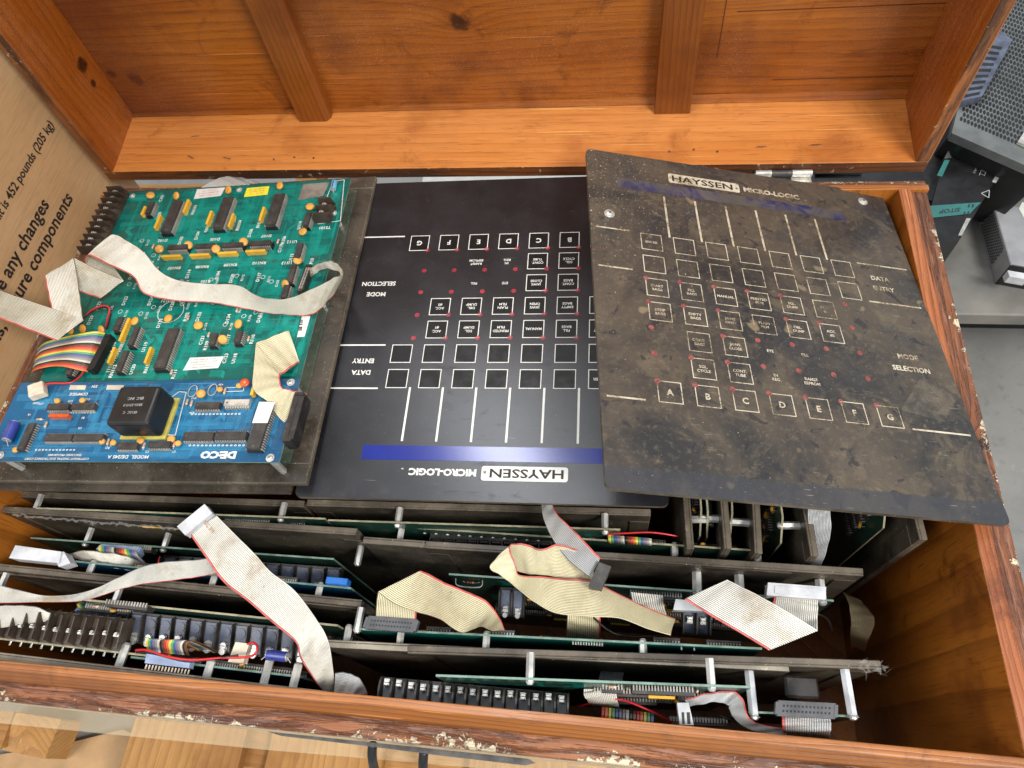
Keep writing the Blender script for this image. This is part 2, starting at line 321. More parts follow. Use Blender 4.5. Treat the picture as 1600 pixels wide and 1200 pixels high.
M_['gplas'] = plain('grey_plastic', (.075, .076, .082), .45, 0, .2, 90)
M_['brownp'] = plain('brown_phenolic', (.050, .034, .025), .4, 0, .35, 60, dust=.2)
M_['wplas'] = plain('pale_grey_plastic', (.52, .53, .55), .4, 0, .15, 60)
M_['ivory'] = plain('ivory_nylon', (.62, .52, .40), .4, 0, .2, 60)
M_['lblue'] = plain('powder_blue_plastic', (.28, .35, .52), .45, 0, .2, 60)
M_['tin'] = plain('tinned_metal', (.68, .66, .60), .34, .6, .2, 90)
M_['nickel'] = plain('nickel_plate', (.66, .65, .61), .35, .6, .2, 60)
M_['darkmetal'] = plain('oxidised_metal', (.10, .095, .09), .45, .6, .35, 60)
M_['yellow'] = plain('yellow_resin', (.74, .40, .035), .45, 0, .15)
M_['orange'] = plain('orange_ceramic', (.66, .32, .055), .4, 0, .2)
M_['redcap'] = plain('red_orange_ceramic', (.70, .10, .02), .3)
M_['bcap'] = plain('blue_sleeve', (.035, .05, .26), .3, 0, .2)
M_['lbcap'] = plain('sky_blue_sleeve', (.16, .42, .62), .35)
M_['paper'] = plain('white_paper', (.72, .70, .66), .6, 0, .06)
M_['ylabel'] = plain('yellow_paper', (.78, .70, .03), .55, 0, .05)
M_['faintred'] = plain('faint_red_ink', (.62, .25, .20), .6)
M_['faint'] = plain('faint_grey_ink', (.32, .32, .30), .6)
M_['case'] = plain('grey_steel_case', (.12, .128, .125), .45, .1, .25, 16)
M_['case2'] = plain('silver_steel_case', (.30, .30, .31), .4, .15, .2, 16)
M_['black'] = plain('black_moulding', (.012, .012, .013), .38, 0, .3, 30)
M_['teal'] = plain('teal_stripe', (.035, .16, .15), .45, 0, .1)
M_['greyink'] = plain('grey_ink', (.35, .35, .34), .5)
M_['wall'] = plain('pale_backdrop', (.6, .6, .58), .8)
def mclear():
    t = NT('clear_film'); t.b.inputs['Alpha'].default_value = .20; t.b.inputs['Base Color'].default_value = (.78, .64, .42, 1); t.b.inputs['Roughness'].default_value = .25; return t.mat
M_['film'] = mclear()
def mrib(name, a, dirt):
    t = NT(name); n = t.noise(t.co, 30, 5, .65); c = t.mix(t.ramp(n, .3, .7), a, tuple(x * .82 for x in a))
    c = t.mix(t.m('MULTIPLY', t.ramp(t.noise(t.co, 18, 5, .7), .50, .70), dirt * 1.3), c, (.36, .25, .12))
    c = t.mix(t.m('MULTIPLY', t.ramp(t.noise(t.co, 420, 2), .68, .73), t.ramp(t.noise(t.co, 14, 3), .45, .62, 0, dirt * 1.6)), c, (.16, .10, .05)); return t.fin(c, .42)
M_['r_cream'] = mrib('cream_ribbon_sleeve', (.74, .67, .44), .4)
M_['r_white'] = mrib('white_ribbon_sleeve', (.76, .73, .64), .5)
M_['r_grey'] = mrib('grey_ribbon_sleeve', (.42, .43, .43), .25)
M_['r_groove'] = plain('ribbon_groove', (.22, .19, .115), .6)
M_['r_grooveg'] = plain('grey_ribbon_groove', (.13, .13, .14), .6)
M_['wire_red'] = plain('red_wire', (.55, .02, .025), .35, 0, .1)
M_['stripe'] = plain('faded_red_stripe', (.50, .10, .085), .45, 0, .3, 90)
M_['wire_black'] = plain('black_wire', (.015, .015, .015), .4)
RB = [plain('rainbow_' + n, c, .4, 0, .1) for n, c in (('brown', (.16, .06, .025)), ('red', (.52, .05, .04)), ('orange', (.66, .16, .04)), ('yellow', (.68, .54, .10)), ('green', (.12, .34, .12)), ('blue', (.05, .12, .26)), ('violet', (.20, .15, .24)), ('grey', (.27, .26, .24)), ('white', (.58, .54, .44)), ('black', (.02, .02, .02)))]
WHITE = M_['white']
# ------------------------------------------------------------------ ribbons
def ribbon(parent, secs, n=24, mats=('r_cream', 'r_groove'), red=None, name='ribbon_cable', rainbow=False, label=None, thing=None, z=.0, sub=7, world=None):
    """secs: (ax,ay,bx,by,za,zb[,fold]) in picture pixels and heights -> world rails A and B; converted to the thing's frame."""
    A = [at(q[0], q[1], q[4] + z) for q in secs]; B = [at(q[2], q[3], q[5] + z) for q in secs]; fl = [len(q) > 6 and q[6] for q in secs]
    A = smooth(A, sub, .5, fl); B = smooth(B, sub, .5, fl)
    if thing: A = [thing.loc(p) for p in A]; B = [thing.loc(p) for p in B]
    mb = MB(); N = len(A); K = 3 * n + 1; pn = None; vs = []; rr = random.Random(len(secs) * 7 + int(secs[0][0])); ph = [rr.uniform(0, 6) for _ in range(6)]
    for i in range(N):
        tg = ((A[min(i + 1, N - 1)] + B[min(i + 1, N - 1)]) - (A[max(i - 1, 0)] + B[max(i - 1, 0)])); wd = B[i] - A[i]; nm = tg.cross(wd)
        nm = nm.normalized() if nm.length > 1e-9 else (pn or Vector((0, 0, 1)))
        if pn and nm.dot(pn) < 0: nm = -nm
        pn = nm
        for k in range(K): vs.append(A[i] + wd * (k / (K - 1)) + nm * ((0 if k % 3 == 0 else .00035) + (0 if rainbow else .0007 * math.sin(i * .55 + ph[0] + 2.2 * k / K) * math.sin(3.1 * k / K + ph[1] + i * .13) + .0004 * math.sin(i * 1.3 + ph[2] + 5 * k / K))))
    b = len(mb.v); mb.v += [tuple(v) for v in vs]
    for i in range(N - 1):
        for k in range(K - 1):
            mb.f.append((b + i * K + k, b + (i + 1) * K + k, b + (i + 1) * K + k + 1, b + i * K + k + 1)); c = k // 3
            if rainbow: mi = (c + 3) % 10
            else: mi = 2 if (red == 'A' and c == 0) or (red == 'B' and c == n - 1) else (1 if k % 3 == 0 else 0)
            mb.m.append(mi)
    ml = RB if rainbow else [M_[mats[0]], M_[mats[1]], M_['stripe']]
    return mb.build(name, ml, parent, smooth_=False, solid=.0007, label=label)
M_['r_tan'] = mrib('tan_ribbon_sleeve', (.42, .33, .18), .6)
def wire(parent, pts, mat, r=.0009, thing=None, name='wire'):
    mb = MB(); mb.tube([(thing.loc(at(*p)) if thing else at(*p)) for p in pts], r); return mb.build(name, M_[mat], parent, smooth_=True)
# ------------------------------------------------------------------ electronic parts (local frame: z off the board)
def chip(p, c, L, W, ang=0, h=.0045, n=None, mat='chip', name='chip', lift=.0042, label=None):
    """DIP package, c centre on board (x,y,z), long side L along local direction ang"""
    mb = MB(); R = Matrix.Rotation(ang, 3, 'Z'); c = Vector(c); n = n or max(4, round(L / .00254)); q = lambda x, y, z: c + R @ Vector((x, y, z))
    l, w_ = L / 2, W / 2; t = w_ * .93
    mb.hexa([q(-l, -w_, lift), q(l, -w_, lift), q(l, w_, lift), q(-l, w_, lift), q(-l * .985, -t, lift + h), q(l * .985, -t, lift + h), q(l * .985, t, lift + h), q(-l * .985, t, lift + h)], 0)
    mb.cyl(q(-l + .003, 0, lift + h), q(-l + .003, 0, lift + h + .0001), min(.0014, W * .14), 10, 2)
    for i in range(n):
        x = -l + L * (i + .5) / n
        for s in (-1, 1):
            y0, y1 = sorted((s * w_ * .98, s * (w_ + .0014)))
            mb.hexa([q(x - .00055, y0, -.0004), q(x + .00055, y0, -.0004), q(x + .00055, y1, -.0004), q(x - .00055, y1, -.0004), q(x - .00055, y0, lift + h * .5), q(x + .00055, y0, lift + h * .5), q(x + .00055, y1, lift + h * .45), q(x - .00055, y1, lift + h * .45)], 1)
    if lift > .002:  # socket
        mb.hexa([q(-l - .0008, -w_ - .0006, .0002), q(l + .0008, -w_ - .0006, .0002), q(l + .0008, w_ + .0006, .0002), q(-l - .0008, w_ + .0006, .0002), q(-l - .0008, -w_ - .0006, lift * .95), q(l + .0008, -w_ - .0006, lift * .95), q(l + .0008, w_ + .0006, lift * .95), q(-l - .0008, w_ + .0006, lift * .95)], 3)
    return mb.build(name, [M_[mat], M_['pin'], M_['gplas'], M_['black']], p, label=label)
def sip(p, c, L, ang=0, mat='yellow'):
    mb = MB(); R = Matrix.Rotation(ang, 3, 'Z'); c = Vector(c)
    mb.obox(c + R @ Vector((-L / 2, -.0015, .0016)), R @ Vector((L, 0, 0)), R @ Vector((0, .0030, 0)), (0, 0, .0062), 0)
    for i in range(int(L / .00254)):
        x = -L / 2 + .0014 + i * .00254; mb.obox(c + R @ Vector((x, -.0016, 0)), R @ Vector((.0007, 0, 0)), R @ Vector((0, .0006, 0)), (0, 0, .002), 1)
    return mb.build('resistor_pack', [M_[mat], M_['tin']], p, bevel=.0003)
def disc(p, c, r=.0045, ang=.5, mat='orange', tilt=.35):
    mb = MB(); c = Vector(c); d = Vector((.35 * math.cos(ang * 3), -.35 + .3 * math.sin(ang * 5), .8)).normalized()
    e = c + Vector((0, 0, r * 1.15)); seg = 14; u = d.orthogonal().normalized(); v = d.cross(u); vs = []
    prof = [(-.0016, .25), (-.0014, .8), (-.0004, 1), (.0006, 1), (.0014, .8), (.0017, .25)]
    for (t, k) in prof: vs += [e + d * t + (u * math.cos(2 * math.pi * i / seg) + v * math.sin(2 * math.pi * i / seg)) * r * k for i in range(seg)]
    fs = [(j * seg + i, j * seg + (i + 1) % seg, (j + 1) * seg + (i + 1) % seg, (j + 1) * seg + i) for j in range(len(prof) - 1) for i in range(seg)] + [tuple(range(seg))[::-1], tuple(range((len(prof) - 1) * seg, len(prof) * seg))]
    mb.add(vs, fs, 0)
    for s in (-1, 1): mb.cyl(e + Vector((s * r * .5, 0, 0)), c + Vector((s * .002, 0, 0)), .0003, 5, 1)
    return mb.build('capacitor', [M_[mat], M_['tin']], p, smooth_=True)
def resistor(p, c, ang=0, L=.007, mat='ivory'):
    mb = MB(); R = Matrix.Rotation(ang, 3, 'Z'); c = Vector(c); a = R @ Vector((L / 2, 0, 0)); z = Vector((0, 0, .0014))
    mb.cyl(c - a + z, c + a + z, .0012, 8, 0)
    for k, m in ((-.5, 1), (-.1, 2), (.3, 3)): mb.cyl(c + a * k + z - a * .08, c + a * k + z + a * .08, .00128, 8, m)
    mb.cyl(c - a * 1.5 + z * .4, c - a + z, .0003, 5, 4); mb.cyl(c + a * 1.5 + z * .4, c + a + z, .0003, 5, 4)
    return mb.build('resistor', [M_[mat], RB[1], RB[0], RB[2], M_['tin']], p, smooth_=True)
def electro(p, c, ang, L=.016, r=.0042, mat='bcap'):
    mb = MB(); R = Matrix.Rotation(ang, 3, 'Z'); c = Vector(c); a = R @ Vector((L / 2, 0, 0)); z = Vector((0, 0, r))
    mb.cyl(c - a + z, c + a + z, r, 16, 0); mb.cyl(c + a + z, c + a * 1.06 + z, r * .86, 16, 1); mb.cyl(c - a * 1.06 + z, c - a + z, r * .86, 16, 1)
    mb.obox(c - a * .8 + z + Vector((0, 0, r * .93)) - R @ Vector((0, .0008, 0)), a * 1.6, R @ Vector((0, .0016, 0)), (0, 0, .0003), 2)
    mb.cyl(c + a + z, c + a * 1.5, .0004, 6, 1); mb.cyl(c - a + z, c - a * 1.5, .0004, 6, 1)
    return mb.build('electrolytic_capacitor', [M_[mat], M_['tin'], M_['slate']], p, smooth_=False)
def screw(p, c, r=.0032, up=(0, 0, 1), mat='nickel', name='screw', washer=True):
    mb = MB(); c = Vector(c); u = Vector(up).normalized()
    if washer: mb.cyl(c, c + u * .0006, r * 1.35, 16, 0)
    mb.cyl(c + u * .0006, c + u * .0018, r, 14, 0, r * .9); mb.cyl(c + u * .0018, c + u * .0026, r * .9, 14, 0, r * .5)
    a = u.orthogonal().normalized(); b = u.cross(a)
    mb.obox(c + u * .0026 - a * r * .45 - b * r * .1, a * r * .9, b * r * .2, u * .0001, 1); mb.obox(c + u * .0026 - b * r * .45 - a * r * .1, b * r * .9, a * r * .2, u * .00014, 1)
    return mb.build(name, [M_[mat], M_['chipd']], p, smooth_=False)
def standoff(p, a, b, r=.0035, mat='nickel'):
    mb = MB(); mb.cyl(a, b, r, 6, 0); mb.cyl(b, Vector(b) + (Vector(b) - Vector(a)).normalized() * .0022, r * 1.0, 10, 0, r * .6)
    return mb.build('standoff', [M_[mat]], p)
def terminal(p, o, a, b, c, n, pitch, wid, hgt, cup='slate', rounded=False, name='terminal_block', screwed=True, lowscrew=False):
    """barrier strip: a along, b across, c up (unit vectors)"""
    mb = MB(); o, a, b, c = Vector(o), Vector(a).normalized(), Vector(b).normalized(), Vector(c).normalized(); L = n * pitch
    mb.obox(o, a * L, b * wid, c * hgt * .35, 0)
    for i in range(n + 1):
        e = o + a * (i * pitch - .0005)
        if rounded:
            pr = [e, e + b * wid] + [e + b * (wid / 2 + wid / 2 * math.cos(t)) + c * (hgt * .6 + hgt * .4 * math.sin(t)) for t in [math.pi * k / 8 for k in range(9)]]
            mb.prism(pr, a * .0014, 0)
        else:
            pr = [e + c * hgt * .3, e + b * wid * 1.06 + c * hgt * .3, e + b * wid * .9 + c * hgt * (.78 if lowscrew else 1), e + b * wid * .12 + c * hgt * (.78 if lowscrew else 1)]
            mb.prism(pr, a * (.0009 if lowscrew else .0012), 0)
    for i in range(n):
        e = o + a * (i + .5) * pitch
        mb.obox(e - a * pitch * .36 + b * wid * .08 + c * hgt * .35, a * pitch * .72, b * wid * .84, c * hgt * .12, 1)
        k = (.72 if lowscrew else (.78 if rounded else .5)) + rnd.uniform(-.04, .04)
        if screwed:
            bp = cup == 'brownp' and wid > .027; s0 = e + b * wid * k + c * hgt * ((.47 if lowscrew else .60) + rnd.uniform(0, .12)); mb.obox(s0 - a * pitch * .22 - b * wid * .08, a * pitch * .44, b * wid * (.10 if bp else .2), c * .0006, 2)
            mb.cyl(s0 + c * .0006, s0 + c * .0022, pitch * (.16 if bp else .24), 10, 2, pitch * (.12 if bp else .2))
            mb.obox(s0 + c * .0022 - a * pitch * .2 - b * .0003, a * pitch * .4, b * .0006, c * .0001, 0)
        if lowscrew: mb.cyl(e + b * wid * .93 + c * hgt * .5, e + b * wid * .93 + c * (hgt * .5 + .003), pitch * .2, 10, 2)
        if lowscrew: mb.cyl(e + b * wid * .32 + c * hgt * .47, e + b * wid * .32 + c * (hgt * .47 + .0008), pitch * .3, 12, 3)
    return mb.build(name, [M_['brownp' if cup == 'brownp' else 'chipd'], M_[cup], M_['tin' if cup == 'brownp' else 'nickel'], M_['slate']], p)
def header(p, o, a, b, c, L, wid, hgt, rows=2, mat='gplas', holes='black', name='cable_connector', n=13):
    mb = MB(); o, a, b, c = Vector(o), Vector(a).normalized(), Vector(b).normalized(), Vector(c).normalized()
    mb.obox(o, a * L, b * wid, c * hgt, 0)
    for s in (-.04, 1 - .02): mb.obox(o + a * L * s + b * wid * .1 - c * hgt * .02, a * L * .06, b * wid * .8, c * hgt * 1.1, 0)
    for r_ in range(rows):
        for i in range(n):
            q = o + a * L * (.07 + .86 * (i + .5) / n) + b * wid * ((r_ + 1) / (rows + 1)) + c * (hgt + .00005)
            mb.obox(q - a * .0007 - b * .0008, a * .0014, b * .0016, c * .0001, 1)
    return mb.build(name, [M_[mat], M_[holes]], p, bevel=0)
def traces(mb, x0, x1, y0, y1, z, n, seed, wid=.00028):
    r = random.Random(seed)
    for _ in range(n):
        k = r.randint(3, 9); pitch = r.choice((.0009, .0012, .0016)); horiz = r.random() < .5
        px, py = r.uniform(x0, x1), r.uniform(y0, y1); pts = [(px, py)]
        dirs = [(1, 0), (.707, .707), (0, 1), (.707, -.707)] if horiz else [(0, 1), (.707, .707), (1, 0), (-.707, .707)]
        d = dirs[0]
        for s in range(r.randint(2, 4)):
            l = r.uniform(.012, .05) if abs(d[0] * d[1]) < .1 else r.uniform(.004, .012)
            px += d[0] * l; py += d[1] * l; pts.append((px, py)); d = r.choice(dirs)
        for j in range(k):
            for (a, b) in zip(pts[:-1], pts[1:]):
                ax, ay = a[0] + (0 if horiz else j * pitch), a[1] + (j * pitch if horiz else 0); bx, by = b[0] + (0 if horiz else j * pitch), b[1] + (j * pitch if horiz else 0)
                if not (x0 < ax < x1 and x0 < bx < x1 and y0 < ay < y1 and y0 < by < y1): continue
                l = math.hypot(bx - ax, by - ay); nx, ny = -(by - ay) / l * wid, (bx - ax) / l * wid
                zz = z + j * 2e-7 + _ * 4e-7; mb.add([(ax - nx, ay - ny, zz), (bx - nx, by - ny, zz), (bx + nx, by + ny, zz), (ax + nx, ay + ny, zz)], [(0, 1, 2, 3)])
def board(p, x0, x1, y0, y1, z, mat='green', tmat='trace', edge='gedge', n=40, seed=1, name='circuit_board', th=.0016, cut=0):
    mb = MB(); pts = [(x0, y0, z - th), (x1, y0, z - th), (x1, y1 - cut, z - th), (x1 - cut, y1, z - th), (x0 + cut, y1, z - th), (x0, y1 - cut, z - th)] if cut else [(x0, y0, z - th), (x1, y0, z - th), (x1, y1, z - th), (x0, y1, z - th)]
    k = len(pts); P = [Vector(q) for q in pts]; Q = [q + Vector((0, 0, th)) for q in P]
    mb.add(P, [tuple(range(k))[::-1]], 0); mb.add(Q, [tuple(range(k))], 0); mb.add(P + Q, [(i, (i + 1) % k, (i + 1) % k + k, i + k) for i in range(k)], 1)
    o = mb.build(name, [M_[mat], M_[edge]], p)
    if n:
        tm = MB(); traces(tm, x0 + .003, x1 - .003, y0 + .003, y1 - .003, z + .00006, n, seed); tm.build('copper_tracks', M_[tmat], o)
    return o
# ================================================================== SETTING
fl = MB(); fl.box(-6, 6, -4, 8, -.60, -.56); tag(fl.build('floor', M_['floor']), None, None, kind='structure')
# ================================================================== CHEST
XL, XR, YF, YB = -.681, .3516, .0055, .6316
chest = T('wooden_chest', 'open orange stained pine chest with battened lid and worn rim, full of circuit boards', 'chest', Matrix.Translation((0, 0, -.4)))
W0 = chest.e
def cb(mb): mb.v = [(x, y, z + .4) for x, y, z in mb.v]; return mb  # world -> chest local
ix0, ix1, iy0, iy1 = -.6485, .3190, .0385, .6130
def wall(name, pf, d, mats, mi):  # profile extruded
    mb = MB(); n = len(pf[0]); a, b = pf
    mb.add(a + b, [(i, (i + 1) % n, (i + 1) % n + n, i + n) for i in range(n)], 0); mb.add(a, [tuple(range(n))[::-1]], 0); mb.add(b, [tuple(range(n))], 0)
    for k in range(n): mb.m[k] = mi[k]
    return cb(mb).build(name, mats, W0, bevel=.0009, seg=2)
# profile around the wall section (outward distance from inner face, height); inner face -> tongue top -> sloped shoulder -> ledge -> outer
def prof(f, lip, ledge): return [f(0, -.385), f(0, 0.001), f(lip, 0.0015), f(ledge - .0006, -.004), f(ledge, -.0085), f(.0315, -.0095), f(.0325, -.012), f(.0325, -.40)]
MI = [0, 1, 1, 1, 2, 2, 2, 2]
def P2(f0, f1, a, b): return [f0(*q) for q in a], [f1(*q) for q in b]
pr = [(0, -.385), (0, .001), (.0072, .0015), (.0165, -.004), (.017, -.0075), (.0322, -.0085), (.033, -.011), (.033, -.40)]
fw = ([Vector((XL, iy0 - q[0], q[1])) for q in pr], [Vector((XR, iy0 - q[0], q[1])) for q in pr])
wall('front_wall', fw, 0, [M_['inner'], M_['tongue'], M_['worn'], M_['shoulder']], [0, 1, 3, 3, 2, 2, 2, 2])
pr = [(0, -.385), (0, .001), (.0125, .0015), (.0135, -.002), (.0150, -.003), (.0320, -.004), (.0326, -.008), (.0326, -.40)]
wall('side_wall', ([Vector((ix1 + q[0], iy1, q[1])) for q in pr], [Vector((ix1 + q[0], iy0 + .0002, q[1])) for q in pr])[::-1], 0, [M_['inner'], M_['tongue_y'], M_['worn_y']], MI)
wall('side_wall', ([Vector((ix0 - q[0], iy1, q[1])) for q in pr], [Vector((ix0 - q[0], iy0 + .0002, q[1])) for q in pr]), 0, [M_['inner'], M_['tongue_y'], M_['worn_y']], MI)
pr = [(0, -.385), (0, .001), (.0075, .001), (.0085, -.002), (.0090, -.003), (.0180, -.004), (.0186, -.008), (.0186, -.40)]
wall('back_wall', ([Vector((XR, iy1 + q[0], q[1])) for q in pr], [Vector((XL, iy1 + q[0], q[1])) for q in pr]), 0, [M_['inner'], M_['tongue'], M_['worn']], MI)
mb = MB(); mb.box(XL + .01, XR - .01, YF + .01, YB - .01, -.398, -.386); cb(mb).build('chest_bottom', M_['inner'], W0)
mb = MB()
for x0 in (-.62, -.41, -.20, .01, .16): mb.box(x0, x0 + .14, .06, .58, -.3858, -.3835)
# lid, opened upright behind the back wall
lid = MB(); lid.box(XL, XR, .7405, .7525, .015, .66); lid = cb(lid).build('lid', M_['lid'], W0, bevel=.001, label='lid raised upright showing its battened inside')
mb = MB(); mb.hexa([(XL, .6425, -.002), (XR, .6425, -.002), (XR, .755, .004), (XL, .755, .004), (XL, .6425, .0135), (XR, .6425, .0135), (XR, .7402, .0245), (XL, .7402, .0245)]); mb.m[2] = 1
cb(mb).build('lid_rail', [M_['shelf'], M_['edge']], lid, bevel=.0008, seg=2)
mb = MB(); mb.hexa([(-.6670, .734, .0255), (.3370, .734, .0255), (.3370, .7402, .0255), (-.6670, .7402, .0255), (-.6670, .738, .0265), (.3370, .738, .036), (.3370, .7402, .036), (-.6670, .7402, .0265)])
cb(mb).build('lid_quirk', M_['lid'], lid)
for (xa, xb) in ((XL, XL + .0145), (XR - .0145, XR)):
    mb = MB(); mb.box(xa, xb, .6418, .7402, .0255 if 0 else .0142, .66); mb.m[2] = 1
    cb(mb).build('lid_side', [M_['lid_side'], M_['edge_z']], lid, bevel=.0014, seg=2)
for (xa, xb, b) in ((-.4190, -.3760, .006), (.0440, .0880, .001)):
    mb = MB(); mb.prism([(xa, .7401, .0243), (xa, .720, .0225), (xb - b, .720, .0225), (xb, .726, .0235), (xb, .7401, .0243)], (0, 0, .63)); cb(mb).build('lid_batten', M_['batten'], lid, bevel=.0012, seg=2)
mb = MB(); z0 = on_y(1300, 12, .7405).z; mb.box(.125, .3365, .7398, .7403, z0, z0 + .0007); z0 = on_y(1300, 122, .7405).z; mb.box(.18, .3365, .7398, .7403, z0, z0 + .0005)
z1 = on_y(1120, 90, .7405); mb.box(z1.x, z1.x + .0006, .7398, .7403, z1.z, .66)
cb(mb).build('board_seam', M_['seam'], lid)
# staples and nail heads on the rail
mb = MB()
for (px, py, a) in ((1190, 183, -.1), (1260, 183, -.15), (1190, 229, .05), (1275, 226, 0), (318, 200, .9), (305, 213, .1), (298, 245, -.5), (355, 247, -.3), (728, 195, .1)):
    c = at(px, py, .02); d = Vector((math.cos(a), math.sin(a), 0)) * .0055; mb.cyl(c - d, c + d, .0005, 5)
for (px, py) in ((428, 249), (460, 246), (490, 247), (1046, 237), (1084, 234), (1121, 237)): c = at(px, py, .0165); mb.cyl(c, c + Vector((0, 0, .0008)), .0011, 8)
cb(mb).build('staple', M_['darkmetal'], lid)
mb = MB(); c = at(1225, 268, .0)
for k, (a, b, m) in enumerate(((1180, 1205, 0), (1206, 1236, 1), (1237, 1268, 0))):
    p, q = at(a, 269, .003), at(b, 269, .003); p.y = q.y = .6375; mb.cyl(p, q, .0042, 12, m)
    mb.obox((p.x, .628, -.0035), (q.x - p.x, 0, 0), (0, .010, 0), (0, 0, .0022), m)
cb(mb).build('hinge', [M_['tin'], M_['darkmetal']], W0)
mb = MB(); pts = [at(x, y, -.02) for x, y in ((418, 1138), (600, 1155), (800, 1177), (825, 1184), (836, 1192), (820, 1196), (700, 1182), (560, 1164), (440, 1150))]
for p in pts: p.y = min(p.y, .0035)
mb.prism(pts[::-1], (0, 0, -.004)); cb(mb).build('front_plate', M_['darkmetal'], W0)
for px in (582, 662):
    mb = MB(); p = at(px, 1170 if px < 600 else 1182, -.028); q = p.copy()
    mb.tube([p + Vector((0, .004, .002)), p + Vector((-.001, -.006, -.006)), p + Vector((-.004, -.016, -.03)), p + Vector((-.002, -.03, -.05))], .0042); cb(mb).build('carry_loop', M_['black'], W0, smooth_=True)
film = MB(); a = [at(*p, -.06) for p in ((-40, 1090), (420, 1132), (1040, 1190), (1300, 1215))]; b = [at(*p, -.06) for p in ((-40, 1126), (420, 1172), (1040, 1225), (1300, 1235))]
for i in range(3): film.hexa([b[i], b[i + 1], a[i + 1], a[i], b[i] + Vector((0, 0, .001)), b[i + 1] + Vector((0, 0, .001)), a[i + 1] + Vector((0, 0, .001)), a[i] + Vector((0, 0, .001))])
tag(film.build('plastic_strip', M_['film']), 'pale translucent plastic strip hanging under the front edge of the chest', 'plastic strip')
# ================================================================== CARTON
ct = T('cardboard_carton', 'brown cardboard carton with black printed weight text left of the chest', 'carton', Matrix.Translation((-.95, .36, -.56)))
mb = MB(); mb.box(-.24, .25, -.13, .34, 0, 1.4); mb.build('carton_body', M_['carton'], ct.e, bevel=.003)
mb = MB(); mb.box(.2502, .2512, -.595, .335, .68, .684)
for (l, y, z, cap) in (('box and contents limit is 452 pounds (205 kg)', .646, .0945, .0106), ('Do not make any changes', .556, .0525, .0168), ('or substitutions, ensure components', .590, .0275, .0168)):
    tx = MB(); put_text(tx, l, ct.loc((-.6994, y, z)), cap, (0, 1, 0), (0, 0, 1), None, .022, align=1); tx.build('printed_text', M_['ink'], ct.e)
# ================================================================== PALLET
pal = T('wooden_pallet', 'raw pine pallet with planks and blocks under the front of the chest', 'pallet', Matrix.Translation((-.3, .2, -.56)))
def pb(name, x0, x1, y0, y1, z0, z1, mat='pallet', label=None, rot=0):
    mb = MB(); mb.box(x0, x1, y0, y1, z0, z1); c = Vector(((x0 + x1) / 2, (y0 + y1) / 2, 0))
    if rot: R = Matrix.Rotation(rot, 4, 'Z'); mb.v = [tuple(R @ (Vector(v) - c) + c) for v in mb.v]
    mb.v = [(x + .3, y - .2, z + .56) for x, y, z in mb.v]; mb.build(name, M_[mat], pal.e, bevel=.002, label=label)
Z1 = -.402
pb('plank', *[at(195, 1170, Z1).x, at(378, 1170, Z1).x], -.14, .70, Z1 - .02, Z1)
pb('plank', *[at(418, 1170, Z1).x, at(600, 1170, Z1).x], -.14, .70, Z1 - .02, Z1)
pb('plank', .02, .14, -.14, .70, Z1 - .02, Z1); pb('plank', .22, .34, -.14, .70, Z1 - .02, Z1); pb('plank', -.17, -.04, -.14, .70, Z1 - .02, Z1)
pb('stringer', -.62, .36, -.06, .03, Z1 - .10, Z1 - .0202, 'pallet_x'); pb('stringer', -.62, .36, .30, .40, Z1 - .10, Z1 - .0202, 'pallet_x'); pb('stringer', -.62, .36, .60, .70, Z1 - .10, Z1 - .0202, 'pallet_x')
p0 = at(0, 1112, -.44); p1 = at(92, 1118, -.44)
blk = T('timber_block', 'short squared timber offcut with ringed end lying in the bottom left corner', 'timber', Matrix.Translation((-.8, 0, -.56)))
mb = MB(); a = [at(-60, 1108, -.44), at(22, 1112, -.44), at(2, 1168, -.44), at(-90, 1168, -.44)]; mb.prism([q + Vector((.8, 0, .56)) for q in a[::-1]], (0, 0, -.10)); mb.build('timber', M_['pallet_x'], blk.e, bevel=.002)
mb = MB(); q0, q1, q2, q3 = at(25, 1113, -.44), at(96, 1124, -.445), at(70, 1186, -.49), at(3, 1172, -.45)
mb.prism([v + Vector((.8, 0, .56)) for v in (q3, q2, q1, q0)], (0, 0, -.05)); mb.build('timber_end', M_['pallet'], blk.e, bevel=.002)
pb('offcut', -.80, -.655, .02, .075, -.46, -.42, 'pallet_x', None, .05)
mb = MB(); q = [at(x, y, -.55) for x, y in ((-80, 1192), (95, 1165), (196, 1140), (215, 1150), (196, 1235), (-80, 1240))]; mb.prism(q[::-1], (0, 0, .006))
tag(mb.build('cardboard_sheet', M_['carton2']), 'plain tan cardboard sheet lying flat on the floor at the bottom left', 'cardboard sheet')
# loose board, and a sheet added to show the bright floor, through the slot
mb = MB(); mb.box(-.45, .40, .80, 2.0, -.5598, -.545); tag(mb.build('added_floor_sheet', M_['paper']), 'pale sheet added for the bright floor glimpsed through the slot behind the chest', 'sheet')
mb = MB(); mb.box(-1.0, -.62, .78, .90, -.30, -.27); mb.box(-.60, -.56, .78, 1.0, -.33, -.29); tag(mb.build('loose_board', M_['pallet_x']), 'pale board glimpsed through the slot behind the chest at its left corner', 'board')
